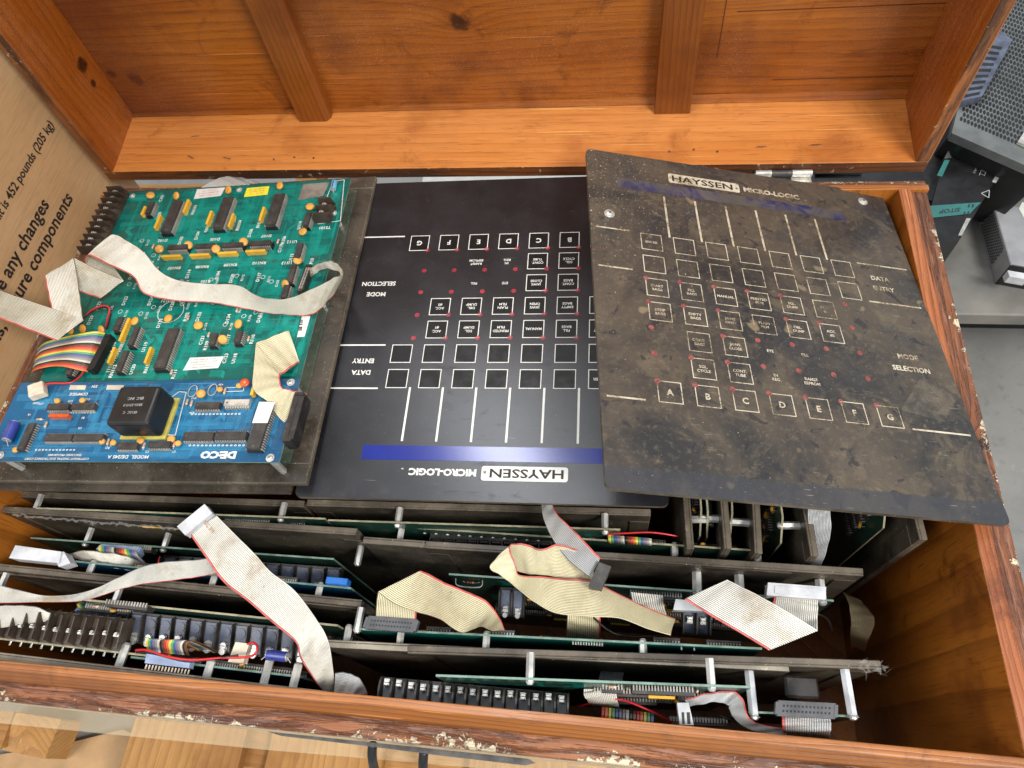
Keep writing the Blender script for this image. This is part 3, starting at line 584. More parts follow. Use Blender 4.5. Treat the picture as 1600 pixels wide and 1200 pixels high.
# ================================================================== BENCH AND POWER SUPPLIES
mb = MB(); mb.box(.42, 1.5, .582, 1.5, -.225, -.20); tag(mb.build('grey_bench', M_['bench'], bevel=.002), 'low grey bench to the right of the chest carrying metal power supplies', 'bench')
mb = MB(); mb.box(.50, 1.5, .80, 1.5, -.5595, -.2255)  # black block added to give the shadow below the bench
tag(mb.build('bench_shadow_block', M_['black']), 'black block added for the deep shadow under the grey bench', 'shadow block')
def boxthing(name, label, px, z0, hgt, mats, cat='power supply'):
    P = [at(x, y, z0 + hgt) for x, y in px]; o = P[0].copy(); o.z = z0; M = frame(o, (P[1] - P[0]), (P[3] - P[0])); t = T(name, label, cat, M); return t, [t.loc(p) for p in P]
# black unit with the teal band (lies with its long face up)
t, P = boxthing('power_supply', 'black power supply with a teal label band and slanted front behind the chest right corner', [(1437, 388), (1500, 374), (1582, 236), (1476, 248)], -.2, .10, None)
mb = MB(); mb.prism([Vector((p.x, p.y, 0)) for p in P], (0, 0, .10)); mb.build('case', M_['black'], t.e, bevel=.002)
mb = MB(); q = [t.at(x, y, .1003) for x, y in ((1478, 246), (1582, 234), (1560, 222), (1503, 208))]; mb.prism([P[3] + Vector((0, .0005, -.1 + .1)), P[2] + Vector((0, .0005, 0)), t.at(1566, 231, .1), t.at(1496, 205, .13)], (0, 0, -.098)); mb.build('side_cover', M_['case'], t.e)
tb = MB()
tb.add([t.at(x, y, .1006) for x, y in ((1440, 342), (1515, 334), (1533, 316), (1446, 322))], [(0, 1, 2, 3)]); tb.add([t.at(x, y, .1006) for x, y in ((1464, 274), (1472, 276), (1484, 250), (1476, 250))], [(0, 1, 2, 3)])
tb.build('label_band', M_['teal'], t.e)
def dirpx(t, a, b, h):
    return (t.at(*b, h) - t.at(*a, h)).normalized()
ex = dirpx(t, (1530, 322), (1470, 328), .1008); ey = dirpx(t, (1487, 320), (1482, 338), .1008)
gb = MB(); put_text(gb, 'SITOP', t.at(1484, 329, .1009), .0068, ex, ey, None, .02); gb.build('printed_name', M_['ink'], t.e)
gb = MB(); ex2 = dirpx(t, (1528, 270), (1538, 250), .1008); ey2 = dirpx(t, (1528, 262), (1518, 258), .1008)
put_text(gb, '1P 6EP 1', t.at(1524, 266, .1009), .0025, ex2, ey2, None, .0)
for (a, b) in (((1530, 274), (1541, 246)), ((1538, 275), (1548, 247))):
    p, q = t.at(*a, .1009), t.at(*b, .1009); d = (q - p); nn = Vector((-d.y, d.x, 0)).normalized() * .0004; gb.add([p - nn, q - nn, q + nn, p + nn], [(0, 1, 2, 3)])
for k in range(6):
    p = t.at(1531 + k * 2 + 1, 272 - k * 5, .1009); gb.obox(p, (ey2 * -.0055), ex2 * .0005, (0, 0, .0001))
def tri(a, b, c, wdt=.0005):
    for u, v in ((a, b), (b, c), (c, a)):
        d = v - u; nn = Vector((-d.y, d.x, 0)).normalized() * wdt; gb.add([u - nn, v - nn, v + nn, u + nn], [(0, 1, 2, 3)])
tri(t.at(1533, 302, .1009), t.at(1546, 297, .1009), t.at(1545, 309, .1009))
for qx in (((1550, 284), (1556, 286), (1575, 256), (1568, 254)), ((1497, 368), (1503, 368), (1517, 341), (1510, 341))): gb.add([t.at(x, y, .1009) for x, y in qx], [(0, 1, 2, 3)])
gb.build('rating_label', M_['greyink'], t.e)
gb = MB()
for (px, py) in ((1512, 324), (1518, 324), (1505, 336), (1511, 335)): gb.add([t.at(px + x, py + y, .1009) for x, y in ((0, 0), (2.5, 0), (4, -5), (1.5, -5))], [(0, 1, 2, 3)])
gb.build('band_slot', M_['ink'], t.e)
# silver perforated supply
def perf(mbh, t, O, U, V, nu, nv, h, hole=(.62, .55), stag=True, cond=None):
    for j in range(nv):
        for i in range(nu):
            u = (i + .5 + (.5 if (stag and j % 2) else 0)) / nu; v = (j + .5) / nv
            if u > 1: continue
            c = O + U * u + V * v; a = U / nu * hole[0] / 2; b = V / nv * hole[1] / 2
            if cond and not cond(u, v): continue
            k = h; mbh.add([c - a * .5 - b + k, c + a * .5 - b + k, c + a + k, c + a * .5 + b + k, c - a * .5 + b + k, c - a + k], [(0, 1, 2, 3, 4, 5)])
t, P = boxthing('power_supply', 'small silver perforated power supply with a white terminal plug at the right edge', [(1555, 448), (1700, 462), (1690, 300), (1562, 305)], -.2, .001, None)
A_, B_ = [Vector((p.x, p.y, 0)) for p in P], None
sil = t; H = .085
def tp(px, py, z): return t.loc(at(px, py, z))
b0, b3 = tp(1555, 444, -.199), tp(1529, 349, -.199); dx = (tp(1600, 452, -.199) - b0).normalized() * .14; up_ = Vector((0, 0, .042))
bot = [b0, b0 + dx, b3 + dx, b3]; top = [q + up_ for q in bot]
mb = MB(); mb.hexa(bot + top); mb.m[2] = 1; mb.build('case', [M_['case2'], M_['black']], t.e, bevel=.001)
hb = MB(); O = top[3]; U = (top[0] - top[3]); V = bot[3] - top[3]; nrm = U.cross(V).normalized(); nrm = -nrm if nrm.dot(t.I.to_3x3() @ (CAM - at(1560, 380, -.15))) < 0 else nrm
perf(hb, t, O + U * .06 + V * .10, U * .66, V * .80, 15, 9, nrm * .0006, (.8, .8)); hb.build('vent_hole', M_['black'], t.e)
pl = MB(); c = tp(1566, 432, -.170); pl.obox(c, dx.normalized() * .022, (bot[0] - bot[3]).normalized() * .010, (0, 0, .014), 0); pl.build('terminal_plug', M_['wplas'], t.e, bevel=.0006)
gb = MB(); zt = -.1565; q = [tp(1592, 326, zt), tp(1597, 316, zt), tp(1612, 316, zt), tp(1612, 338, zt), tp(1600, 341, zt)]
gb.add(q, [(0, 1, 2, 3, 4)]); gb.build('badge', M_['white'], t.e)
# large perforated enclosure (top right)
t = T('perforated_enclosure', 'large grey perforated metal enclosure with a blue grey louvre at the top right corner', 'enclosure', Matrix.Translation(at(1560, 150, -.12)))
ZE = -.06
c = [at(1487, 208, ZE), at(1640, 275, ZE), at(1800, -160, ZE), at(1585, -180, ZE)]; c = [t.loc(p) for p in c]
mb = MB(); mb.prism(c, (0, 0, -.012), 0); mb.prism([p + Vector((0, .004, -.012)) for p in c], (0, .03, -.12), 1); mb.build('case', [M_['case'], M_['black']], t.e, bevel=.001)  # black lower prism: shadow beneath the enclosure put into its colour
hb = MB(); U = c[1] - c[0]; V = c[3] - c[0]; perf(hb, t, c[0] + U * .04 + V * .045, U * .92, V * .9, 24, 56, Vector((0, 0, .0004)), (.85, .8), True, lambda u, v: not (.70 < u and v < .09))
hb.build('vent_hole', M_['black'], t.e)
def tq(px, py, z): return t.loc(at(px, py, z))
mb = MB(); q = [tq(1500, 158, ZE + .012), tq(1535, 150, ZE + .012), tq(1582, 62, ZE + .012), tq(1556, 42, ZE + .012), tq(1530, 60, ZE + .012)]; mb.prism(q, (0, 0, -.011)); 
o = mb.build('louvre', M_['slate'], t.e, bevel=.001)
mb = MB()
for k in range(9):
    a = Vector(q[0]).lerp(q[4], (k + .4) / 9.6); b = Vector(q[1]).lerp(q[2], (k + .4) / 10.5); b = a.lerp(b, .82); n_ = Vector((0, 0, .0003)); d = (Vector(q[4]) - Vector(q[0])) / 9.6 * .42
    mb.add([a + n_, b + n_, b + d + n_, a + d + n_], [(0, 1, 2, 3)])
mb.build('slot', M_['black'], o)
mb = MB(); q = [tq(1588, 225, ZE + .001), tq(1612, 236, ZE + .001), tq(1622, 215, ZE + .001), tq(1600, 206, ZE + .001)]; mb.prism(q, (0, 0, .004)); mb.build('connector', M_['tin'], t.e)
# dark unit behind the right chest corner
mb = MB(); mb.box(.13, .445, .70, .98, -.199, -.11); mb.box(.27, .33, .745, .80, -.109, -.105)
tag(mb.build('black_module', M_['black']), 'black module with teal strip seen through the slot by the hinge', 'module')
# ================================================================== THE TWO FRONT PANELS
PW, PH, TH = .354, .4078, .0042
COLS = [.0629 + .0347 * i for i in range(7)]; ROWS = [.2768, .2466, .2164, .1866, .1560, .1262, .0968]
BT = {(0, 3): 'START/BAGS', (1, 3): 'FILL/BAGS', (2, 3): 'MANUAL', (3, 3): 'PRINTED/FILM', (4, 3): 'SGL./DUMP', (5, 3): 'ACC./#1', (0, 4): 'STOP/BAGS', (1, 4): 'EMPTY/BAGS', (2, 4): 'JAWS/OPEN', (3, 4): 'PLAIN/FILM', (4, 4): 'DBL./DUMP', (5, 4): 'ACC./#2',
      (1, 5): 'CONT./BAGS', (2, 5): 'JAWS/CLOSE', (3, 5): '-EYE', (4, 5): '-FILL', (1, 6): 'SGL./CYCLE', (2, 6): 'CONT./TUBE', (3, 6): '-IN/REG.', (4, 6): '-RAM\u21c4/EEPROM', (0, 1): 'ENTER'}
def panel(name, label, M, film, pr, led, dirty):
    t = T(name, label, 'control panel', M); e = t.e
    mb = MB(); r = .006; pts = []
    for cx, cy, a0 in ((PW - r, PH - r, 0), (r, PH - r, 90), (r, r, 180), (PW - r, r, 270)):
        pts += [(cx + r * math.cos(math.radians(a0 + k * 22.5)), cy + r * math.sin(math.radians(a0 + k * 22.5)), -TH) for k in range(5)]
    mb.prism(pts, (0, 0, TH), 1, 0); mb.build('panel_plate', [film, M_['plate_edge']], e, bevel=.0005)
    z = .0002
    def quad(g, x0, x1, y0, y1): g.add([(x0, y0, z), (x1, y0, z), (x1, y1, z), (x0, y1, z)], [(0, 1, 2, 3)])
    for r_ in range(1, 8):
        for c_ in range(7):
            cx, cy = COLS[c_], ROWS[r_ - 1]; keyed = r_ in (1, 2, 7) or (r_ in (3, 4) and c_ < 6) or (r_ in (5, 6) and c_ in (1, 2)); o = e
            if keyed:
                g = MB(); h = .01125; wd = .0009
                quad(g, cx - h, cx + h, cy - h, cy - h + wd); quad(g, cx - h, cx + h, cy + h - wd, cy + h); quad(g, cx - h, cx - h + wd, cy - h + wd, cy + h - wd); quad(g, cx + h - wd, cx + h, cy - h + wd, cy + h - wd)
                if not dirty: g.add([(cx - h + wd, cy - h + wd, z - .0001), (cx + h - wd, cy - h + wd, z - .0001), (cx + h - wd, cy + h - wd, z - .0001), (cx - h + wd, cy + h - wd, z - .0001)], [(0, 1, 2, 3)], 1)
                o = g.build('key_outline', [pr, M_['keyface']], e)
            s = BT.get((c_, r_), 'ABCDEFG'[c_] if r_ == 7 else None)
            if s:
                x = MB(); ls = s.lstrip('-').split('/')
                if r_ == 7: put_text(x, s, (cx, cy, z), .0062, bold=.03)
                else:
                    for i, l in enumerate(ls): put_text(x, l, (cx, cy + (len(ls) - 1) * .0023 - i * .0046, z), .0030, bold=.02)
                x.build('key_legend' if keyed else 'printed_legend', pr, o)
    for k in range(6): g = MB(); quad(g, .0819 + .0346 * k, .0841 + .0346 * k, .287, .3475); g.build('divider_line', pr, e)
    for y in (.2885, .2358, .0862):
        for (q0, q1) in ((.0055, .040), (.290, .3478)): g = MB(); quad(g, q0, q1, y - .0009, y + .0009); g.build('divider_line', pr, e)
    for (l, q) in (('DATA', (.3115, .2697, z)), ('ENTRY', (.3117, .2556, z)), ('MODE', (.3115, .1690, z)), ('SELECTION', (.3105, .1545, z))):
        x = MB(); put_text(x, l, q, .0054, bold=.03); x.build('section_title', pr, e)
    x = MB(); put_text(x, 'MICRO-LOGIC', (.2115, .3795, z), .0066, bold=.045, width=.066); put_text(x, 'TM', (.2510, .3765, z), .0014); x.build('series_title', pr, e)
    b = MB(); bw, bh, rr = .0822, .0148, .0025; bx, by = .1325, .3795; pts = []
    for cx, cy, a0 in ((bx + bw / 2 - rr, by + bh / 2 - rr, 0), (bx - bw / 2 + rr, by + bh / 2 - rr, 90), (bx - bw / 2 + rr, by - bh / 2 + rr, 180), (bx + bw / 2 - rr, by - bh / 2 + rr, 270)):
        pts += [(cx + rr * math.cos(math.radians(a0 + k * 30)), cy + rr * math.sin(math.radians(a0 + k * 30)), z) for k in range(4)]
    b.add(pts, [tuple(range(len(pts)))], 0); put_text(b, 'HAYSSEN', (bx - .002, by, z + .0002), .0086, width=.070, bold=.02, mi=1)
    put_text(b, '\u00ae', (bx + bw / 2 - .0032, by - .001, z + .0002), .0030, mi=1); b.build('name_badge', [pr, M_['ink']], e)
    s = MB(); s.add([(.0320, .3522, z), (.2945, .3522, z), (.2945, .3675, z), (.0320, .3675, z)], [(0, 1, 2, 3)])
    s.build('display_window', led[1], e)
    for r_ in range(3, 8):
        for c_ in range(7):
            if dirty and (c_ * 7 + r_ * 3) % 11 == 0: continue
            d = MB(); d.cyl((COLS[c_] - .0105, ROWS[r_ - 1] + .0108, 0), (COLS[c_] - .0105, ROWS[r_ - 1] + .0108, .0002), .0027, 14); d.build('indicator', led[0], e)
    return t
def mat_pose(p): M = Euler(p[3:], 'XYZ').to_matrix().to_4x4(); M.translation = Vector(p[:3]); return M
tm = panel('control_panel', 'clean black control panel lying upside down in the middle with a glossy blue display strip', mat_pose([0.0447, 0.6219, 0.02, 0.0036, 0.0047, 3.1689]), M_['panel'], M_['white'], (M_['red'], M_['bluewin']), False)
def mdw():
    t = NT('grimy_display_filter'); n = t.noise(t.co, 30, 6, .7, .8); c = t.mix(t.ramp(n, .4, .6), (.02, .022, .09), (.10, .085, .085)); c = t.mix(t.ramp(t.noise(t.co, 14, 4), .45, .6), c, (.085, .075, .06)); return t.fin(c, .5)
tr = panel('control_panel', 'grimy brown-stained control panel tilted at the right with two screws in its upper half', mat_pose([-0.0009, 0.1942, 0.115, -0.0844, 0.2719, 0.0588]), M_['dirty'], M_['whited'], (M_['redd'], mdw()), True)
screw(tr.e, (.0207, .3093, 0), .0042); screw(tr.e, (.3249, .3895, 0), .0042)
mb = MB(); mb.ball((.088, .3765, .0004), .001, .001, .0006)
P = [tr.at(x, y, .0003) for x, y in ((1408, 640), (1437, 592), (1494, 620), (1476, 660))]; mb = MB(); mb.add([Vector((p.x, p.y, .0003)) for p in P], [(3, 2, 1, 0)])
def mres():
    k = NT('tape_residue'); k.b.inputs['Base Color'].default_value = (.22, .19, .15, 1); k.set(k.b.inputs['Alpha'], k.ramp(k.noise(k.co, 60, 6, .75, 1), .35, .65, .03, .38)); k.b.inputs['Roughness'].default_value = .5; return k.mat
mb.build('tape_residue', mres(), tr.e)
# ================================================================== TOP LEFT CONTROLLER
Mz = mat_pose([-.6355, .2014, .0258, -.0341, -.0315, .0326])
cu = T('controller_unit', 'uncovered controller with bright green and blue circuit boards lying face up at the left', 'controller unit', Mz)
def backplate(t, w_, h_, label=None, pane='recess', edge='plate_edge'):
    mb = MB(); mb.box(0, w_, 0, h_, -.0072, -.002, 0); f = .020
    for k in (0,): pass
    for (a, b, c_, d) in ((0, w_, 0, f), (0, w_, h_ - f, h_), (0, f, f, h_ - f), (w_ - f, w_, f, h_ - f)): mb.box(a + .0001, b - .0001, c_ + .0001, d - .0001, -.0021, 0, 0)
    for i in range(0, len(mb.f), 6):
        for j in (2, 3, 4, 5): mb.m[i + j] = 1
    o = mb.build('backplate', [M_['plate'], M_[edge]], t.e, bevel=.0006, label=label)
    m2 = MB(); m2.box(f + .0005, w_ - f - .0005, f + .0005, h_ - f - .0005, -.0021, -.0014); m2.build('window_pane', M_[pane], o)
    return o
backplate(cu, .354, .408, None, 'grime')
e = cu.e
gb = board(e, .036, .332, .098, .386, .018, 'green', 'trace', 'gedge', 330, 3, 'green_circuit_board')
bb = board(e, .028, .3385, .008, .0975, .030, 'blue', 'traceb', 'gedge', 130, 5, 'blue_circuit_board')
for (x, y) in ((.329, .012), (.045, .014), (.33, .093), (.045, .093)): standoff(e, (x, y, -.001), (x, y, .0285)); screw(bb, (x, y, .0302), .003)
for (x, y) in ((.19, .378), (.045, .378), (.322, .33), (.327, .21)): standoff(e, (x, y, -.001), (x, y, .0165)); screw(gb, (x, y, .0182), .0028)
def G(px, py): v = cu.at(px, py, .0185); return Vector((v.x, v.y, .0181))
def Bq(px, py): v = cu.at(px, py, .0305); return Vector((v.x, v.y, .0301))
PI2 = math.pi / 2
def Gt(px, py, h=.0235): v = cu.at(px, py, h); return Vector((v.x, v.y, .0181))
def Bt(px, py, h=.0345): v = cu.at(px, py, h); return Vector((v.x, v.y, .0301))
for (px, py, L, W, a) in ((236, 327, .020, .0066, 1), (270, 340, .050, .0130, 1), (350, 334, .050, .0130, 1), (431, 329, .050, .0130, 1), (481, 345, .020, .0066, 1), (468, 394, .022, .0066, 1), (457, 430, .024, .0066, 1), (447, 458, .018, .0066, 1),
                          (279, 388, .0245, .0064, 0), (322, 386.5, .0245, .0064, 0), (364.5, 385, .0245, .0064, 0), (408, 382, .0255, .0064, 0),
                          (187, 508, .018, .0070, 1), (211, 527, .025, .0066, 1), (193, 566, .026, .0066, 1), (262, 546, .0505, .0135, 1), (335, 532, .015, .0070, 1), (374, 528, .015, .0070, 1), (112, 580, .012, .0066, 1)):
    chip(gb, Gt(px, py), L, W, PI2 if a else 0)
for (px, py, L, a) in ((272, 406, .024, 0), (316, 404, .024, 0), (359, 401, .024, 0), (403, 398, .024, 0), (295, 328, .021, 1), (365, 350, .021, 1), (251, 352, .021, 1), (331, 346, .021, 1), (413, 340, .021, 1), (229, 335, .014, 1), (200, 520, .030, 1), (180, 560, .020, 1), (237, 560, .020, 1)):
    sip(gb, G(px, py), L, PI2 if a else 0)
for (px, py, a) in ((239, 307, .2), (279, 308, 1.2), (360, 299, 1.2), (440, 292, 1.2), (487, 325, .4), (476, 364, 1.5), (468, 409, .2), (449, 446, 1), (253, 391, 0), (298, 385, 0), (341, 391, 0), (384, 380, 0), (215, 503, 1.4), (267, 499, 1.5), (376, 508, 1.3), (314, 510, .4), (352, 532, 2.2), (163, 517, 1), (134, 515, .8), (115, 517, .8)):
    disc(gb, G(px, py + 3), .0050, a, 'orange', .75)
for (px, py, a) in ((435, 378, 1.5), (240, 386, 1.5), (295, 497, 1.6), (327, 524, 1.6), (389, 530, 1.6), (371, 485, 1.6), (269, 582, 1.6), (247, 421, 1.6)): resistor(gb, G(px, py), a, .0055)
# silkscreen
up = (-1, 0, 0); dn = (0, -1, 0); sk = MB()
def sg(s, px, py, cap=.0030, rot=0, w_=None, bold=.01):
    v = cu.at(px, py, .0182); a = rot; ex = Vector((math.cos(a), math.sin(a), 0)); ey = Vector((-math.sin(a), math.cos(a), 0)); put_text(sk, s, (v.x, v.y, .0183), cap, ex, ey, w_, bold)
PI = math.pi
for s, px, py in (('RN107', 272, 419), ('RN108', 316, 417), ('RN109', 360, 414), ('RN110', 405, 411), ('TS101', 508, 356), ('U113', 448, 411), ('U112', 456, 378), ('D105', 336, 374), ('D107', 416, 369), ('D102', 254, 376), ('R108', 233, 410), ('D121', 260, 470), ('R105', 321, 440)): sg(s, px, py, .0040, PI, None, .02)
for s, px, py in (('U100', 248, 337), ('C101', 252, 310), ('RN101', 303, 328), ('RN104', 373, 352), ('RN103', 324, 355), ('RN106', 405, 348), ('D103', 282, 376), ('D104', 308, 368), ('D106', 391, 364), ('U114', 468, 352), ('U115', 455, 403), ('P10', 487, 408), ('C119', 438, 388), ('U119', 226, 542), ('U120', 207, 577), ('P101', 165, 557), ('C118', 176, 542), ('RN111', 190, 540), ('RN112', 176, 580), ('RN113', 230, 573), ('R102', 291, 495), ('D133', 310, 495), ('D134', 356, 498), ('C121', 315, 532), ('R109', 322, 540), ('U117', 356, 530), ('U118', 366, 560), ('C123', 352, 560), ('R110', 394, 530), ('R111', 272, 585), ('D132', 249, 505), ('D123', 195, 470), ('D122', 153, 478), ('D129', 141, 500), ('D124', 235, 470), ('D128', 268, 478), ('D130', 370, 460), ('D131', 405, 497), ('R101', 375, 482), ('D117', 404, 433), ('R104', 340, 430), ('D116', 222, 400), ('D115', 205, 430), ('R106', 443, 375), ('D120', 362, 435), ('D114', 294, 428)): sg(s, px, py, .0040, PI / 2, None, .02)
r2 = random.Random(4)
for (px, py) in ((222, 376), (240, 399), (222, 420), (202, 444), (165, 480), (188, 487), (240, 480), (275, 463), (300, 455), (330, 437), (370, 431), (411, 433), (325, 468), (360, 470), (400, 488), (381, 494), (312, 507), (352, 507), (283, 440), (345, 450), (220, 490), (298, 471), (232, 445), (395, 470), (424, 440), (285, 475)):
    c = cu.at(px, py, .0182)
    for k in range(14):
        a0, a1 = 2 * PI * k / 14, 2 * PI * (k + 1) / 14; r0, r1 = .0022, .0027
        sk.add([(c.x + r * math.cos(a), c.y + r * math.sin(a), .0183) for r, a in ((r0, a0), (r1, a0), (r1, a1), (r0, a1))], [(0, 1, 2, 3)])
    sg(r2.choice(('D1%d' % r2.randint(10, 35), 'R1%02d' % r2.randint(2, 12))), px + 9, py + 3, .0030, PI2)
c = cu.at(267, 487, .0182)
for k in range(40):
    a0, a1 = 2 * PI * k / 40, 2 * PI * (k + 1) / 40; sk.add([(c.x + r * math.cos(a), c.y + r * math.sin(a), .0183) for r, a in ((.0146, a0), (.0153, a0), (.0153, a1), (.0146, a1))], [(0, 1, 2, 3)])
def rect_out(mbx, pts, z, wd=.0004):
    for a, b in zip(pts, pts[1:] + pts[:1]):
        a, b = Vector((a[0], a[1], z)), Vector((b[0], b[1], z)); d = b - a; nn = Vector((-d.y, d.x, 0)).normalized() * wd; mbx.add([a - nn, b - nn, b + nn, a + nn], [(0, 1, 2, 3)])
rect_out(sk, [tuple(cu.at(x, y, .0182))[:2] for x, y in ((520, 283), (538, 281), (532, 345), (497, 350), (499, 342))], .0183)
sk.build('silkscreen', WHITE, gb)
# stickers
def sticker(pts, mat, txt=(), h=.0185, par=None, z=None, tm_='faint'):
    P = [cu.at(x, y, h) for x, y in pts]; mbx = MB(); mbx.prism(P, (0, 0, .0002)); o = mbx.build('sticker', M_[mat], par or gb)
    if txt:
        mt = MB(); cx = sum(P, Vector()) / 4; ex = (P[0] - P[1]).normalized(); ey = (P[0] - P[3]).normalized(); ey = (ey - ex * ey.dot(ex)).normalized(); L = (P[0] - P[1]).length * .8; Hh = (P[0] - P[3]).length
        for i, s in enumerate(txt): put_text(mt, s, cx + ey * Hh * (.5 - (i + 1) / (len(txt) + 1)) + Vector((0, 0, .0004)), Hh / (len(txt) + 1) * .5, ex, ey, L * r2.uniform(.7, 1), .005)
        mt.build('sticker_text', M_[tm_], o)
    return o
sticker([(286, 579), (341, 575), (350, 557), (297, 559)][::1], 'paper', ('WARRANTY SEAL', 'COVER MUST NOT', 'BE OPENED', 'IN FIELD'))
sticker([(303, 311), (345, 306), (352, 293), (308, 296)], 'paper', ('INSPECTED', 'ASSEMBLY NO 2', 'TESTED OK'), tm_='faintred')
sticker([(381, 308), (418, 304), (421, 291), (386, 294)], 'ylabel', ('DATE', 'BY QC', 'TEST'), tm_='faintred')
o = sticker([(464, 527), (476, 526), (485, 494), (472, 494)], 'paper'); mt = MB(); a = cu.at(468, 500, .0190); b = cu.at(478, 499, .0190)
dv = cu.at(466, 517, .0190) - a
for k in range(14):
    if r2.random() < .75: mt.obox(a + dv * (k / 14), (b - a) * .55, dv * (.035 + .02 * r2.random()), (0, 0, .0001))
mt.build('sticker_bars', M_['ink'], o)
mb = MB(); P = [cu.at(x, y, .0184) for x, y in ((466, 313), (505, 306), (515, 285), (474, 288))]; mb.prism(P, (0, 0, .0003)); mb.build('copper_pad', plain('bare_pad', (.30, .27, .24), .4, .3), gb)
# screw terminal pair and blue part
a = G(497, 345); terminal(gb, a + Vector((-.002, -.004, 0)), (.05, 1, 0), (1, 0, 0), (0, 0, 1), 2, .0120, .019, .017, 'brownp', False)
electro(gb, G(523, 293), PI2 + .05, .013, .0035, 'lbcap')
# barrier strip down the left edge
a0 = cu.at(172, 396, .018); a1 = cu.at(205, 312, .018); d = (a1 - a0)
terminal(gb, Vector((.014, .283, .0182)), (0, 1, 0), (1, 0, 0), (0, 0, 1), 10, .0098, .026, .015, 'brownp', False)
# pin header + plug under the ribbon
header(gb, G(468, 462) + Vector((0, 0, .001)), (.08, 1, 0), (1, 0, 0), (0, 0, 1), .034, .0075, .0085, 2, 'chipd', 'tin', 'cable_connector', 14)
# rainbow header
header(gb, G(144, 583), (.10, 1, 0), (1, 0, 0), (0, 0, 1), .042, .0075, .009, 1, 'black', 'black', 'cable_connector', 14)
mt = MB(); o_ = G(163, 583)
for k in range(15): mt.obox(o_ + Vector((.0035 - .001 + k * .0003, k * .0028 + .0005, .001)), (.004, 0, 0), (0, .0009, 0), (0, 0, .0009))
mt.build('header_pin', M_['tin'], gb)
# ---------------- blue board
for (px, py, L, W) in ((92, 636, .0245, .0068), (131, 635.5, .0255, .0068), (93, 684, .030, .0075), (139, 684, .032, .0075), (200, 697, .021, .0068), (250, 695, .023, .0068), (311, 682, .031, .0085), (361, 681, .032, .0085), (325, 634, .026, .0072)): chip(bb, Bt(px, py), L, W, 0, lift=.0015)
chip(bb, Bt(371, 630), .026, .0072, 0, lift=.0015, mat='tin')
chip(bb, Bt(42, 683), .030, .0080, PI2, lift=.0015)
chip(bb, Bt(407, 664, .037), .0505, .0140, PI2 - .04, lift=.0035)
P = [cu.at(x, y, .0385) for x, y in ((394, 661), (418, 661), (430, 628), (405, 628))]; mb = MB(); mb.prism(P, (0, 0, .0002)); mb.build('chip_label', M_['paper'], bb)
sip(bb, Bq(99, 654), .022, 0, 'redcap'); sip(bb, Bq(400, 614), .012, PI2, 'yellow')
electro(bb, Bq(22, 677), PI2, .019, .0052)
for (px, py, m_, r_) in ((318, 617, 'orange', .0045), (386, 600, 'redcap', .0045), (376, 603, 'orange', .003), (93, 627, 'orange', .003), (132, 626, 'orange', .003), (346, 609, 'orange', .003), (163, 690, 'orange', .003), (180, 692, 'orange', .003), (223, 689, 'orange', .0035), (271, 687, 'orange', .0038), (281, 693, 'orange', .003), (28, 703, 'orange', .003)): disc(bb, Bq(px, py + 2), r_, .3, m_, .9)
for (px, py, a) in ((63, 656, 0), (73, 664, 1.6), (170, 691, 1.6), (176, 692, 1.6), (226, 697, 1.6), (273, 695, 1.6), (293, 629, 1.6), (300, 631, 1.6), (190, 668, 1.6), (352, 612, 1.6)): resistor(bb, Bq(px, py), a, .006)
ring = MB()
for c0 in ((333, 610), (302, 612)):
    c = Bq(*c0); ring.tube([c + Vector((.0045 * math.cos(a), .0065 * math.sin(a), .0015)) for a in [2 * PI * k / 10 for k in range(11)]], .0005, 5)
ring.build('wire_loop', M_['tin'], bb)
sk = MB()
def sb(s, px, py, cap, w_=None, bold=.02, rot=PI):
    v = cu.at(px, py, .0302); put_text(sk, s, (v.x, v.y, .0303), cap, (math.cos(rot), math.sin(rot), 0), (-math.sin(rot), math.cos(rot), 0), w_, bold)
sb('COPYRIGHT DIGITAL ELECTRONICS CORP.', 88, 717, .0022, .070, .01); sb('ENCODED PROGRAMS', 101, 711, .0022, .036, .01); sb('MODEL  DE/245 A', 200, 714, .0034, .043); sb('DE:CO', 341, 711, .0066, .036, .06)
sb('COMPSIDE', 123, 616, .0032, .021); sb('S/N', 148, 604, .0030); sb('0 0 0 0 0 0 0 0 0 0 0 0 0 0 0 0', 113, 645, .0016, .050, .03); sb('0 0 0 0 0 0 0 0 0 0 0 0 0 0', 337, 647, .0018, .052, .03); sb('0 0 0 0 0 0 0 0 0 0 0 0', 86, 703, .0016, .044, .03); sb('0 0 0 0 0 0 0 0 0 0 0 0 0 0 0 0', 345, 696, .0018, .066, .03)
for s, px, py in (('C11', 88, 624), ('C10', 110, 627), ('C12', 137, 624), ('U12', 64, 631), ('+5', 46, 648), ('GND', 56, 630), ('R1', 130, 653), ('R21', 168, 700), ('C2', 230, 706), ('C1', 272, 706), ('R18', 300, 645), ('C17', 303, 622), ('+5V', 345, 601), ('C4', 125, 669)): sb(s, px, py, .0022)
rect_out(sk, [tuple(cu.at(x, y, .0302))[:2] for x, y in ((192, 676), (274, 680), (291, 613), (280, 612))], .0303)
rect_out(sk, [tuple(cu.at(x, y, .0302))[:2] for x, y in ((352, 606), (352, 612), (380, 611), (381, 605))], .0303, .0003)
sk.build('silkscreen', WHITE, bb)
for q in (((108, 609), (133, 609), (135, 602), (110, 602)), ((166, 609), (192, 609), (194, 602), (168, 602))):
    P = [cu.at(x, y, .0303) for x, y in q]; mb = MB(); mb.prism(P, (0, 0, .0002)); mb.build('sticker', M_['ivory'], bb)
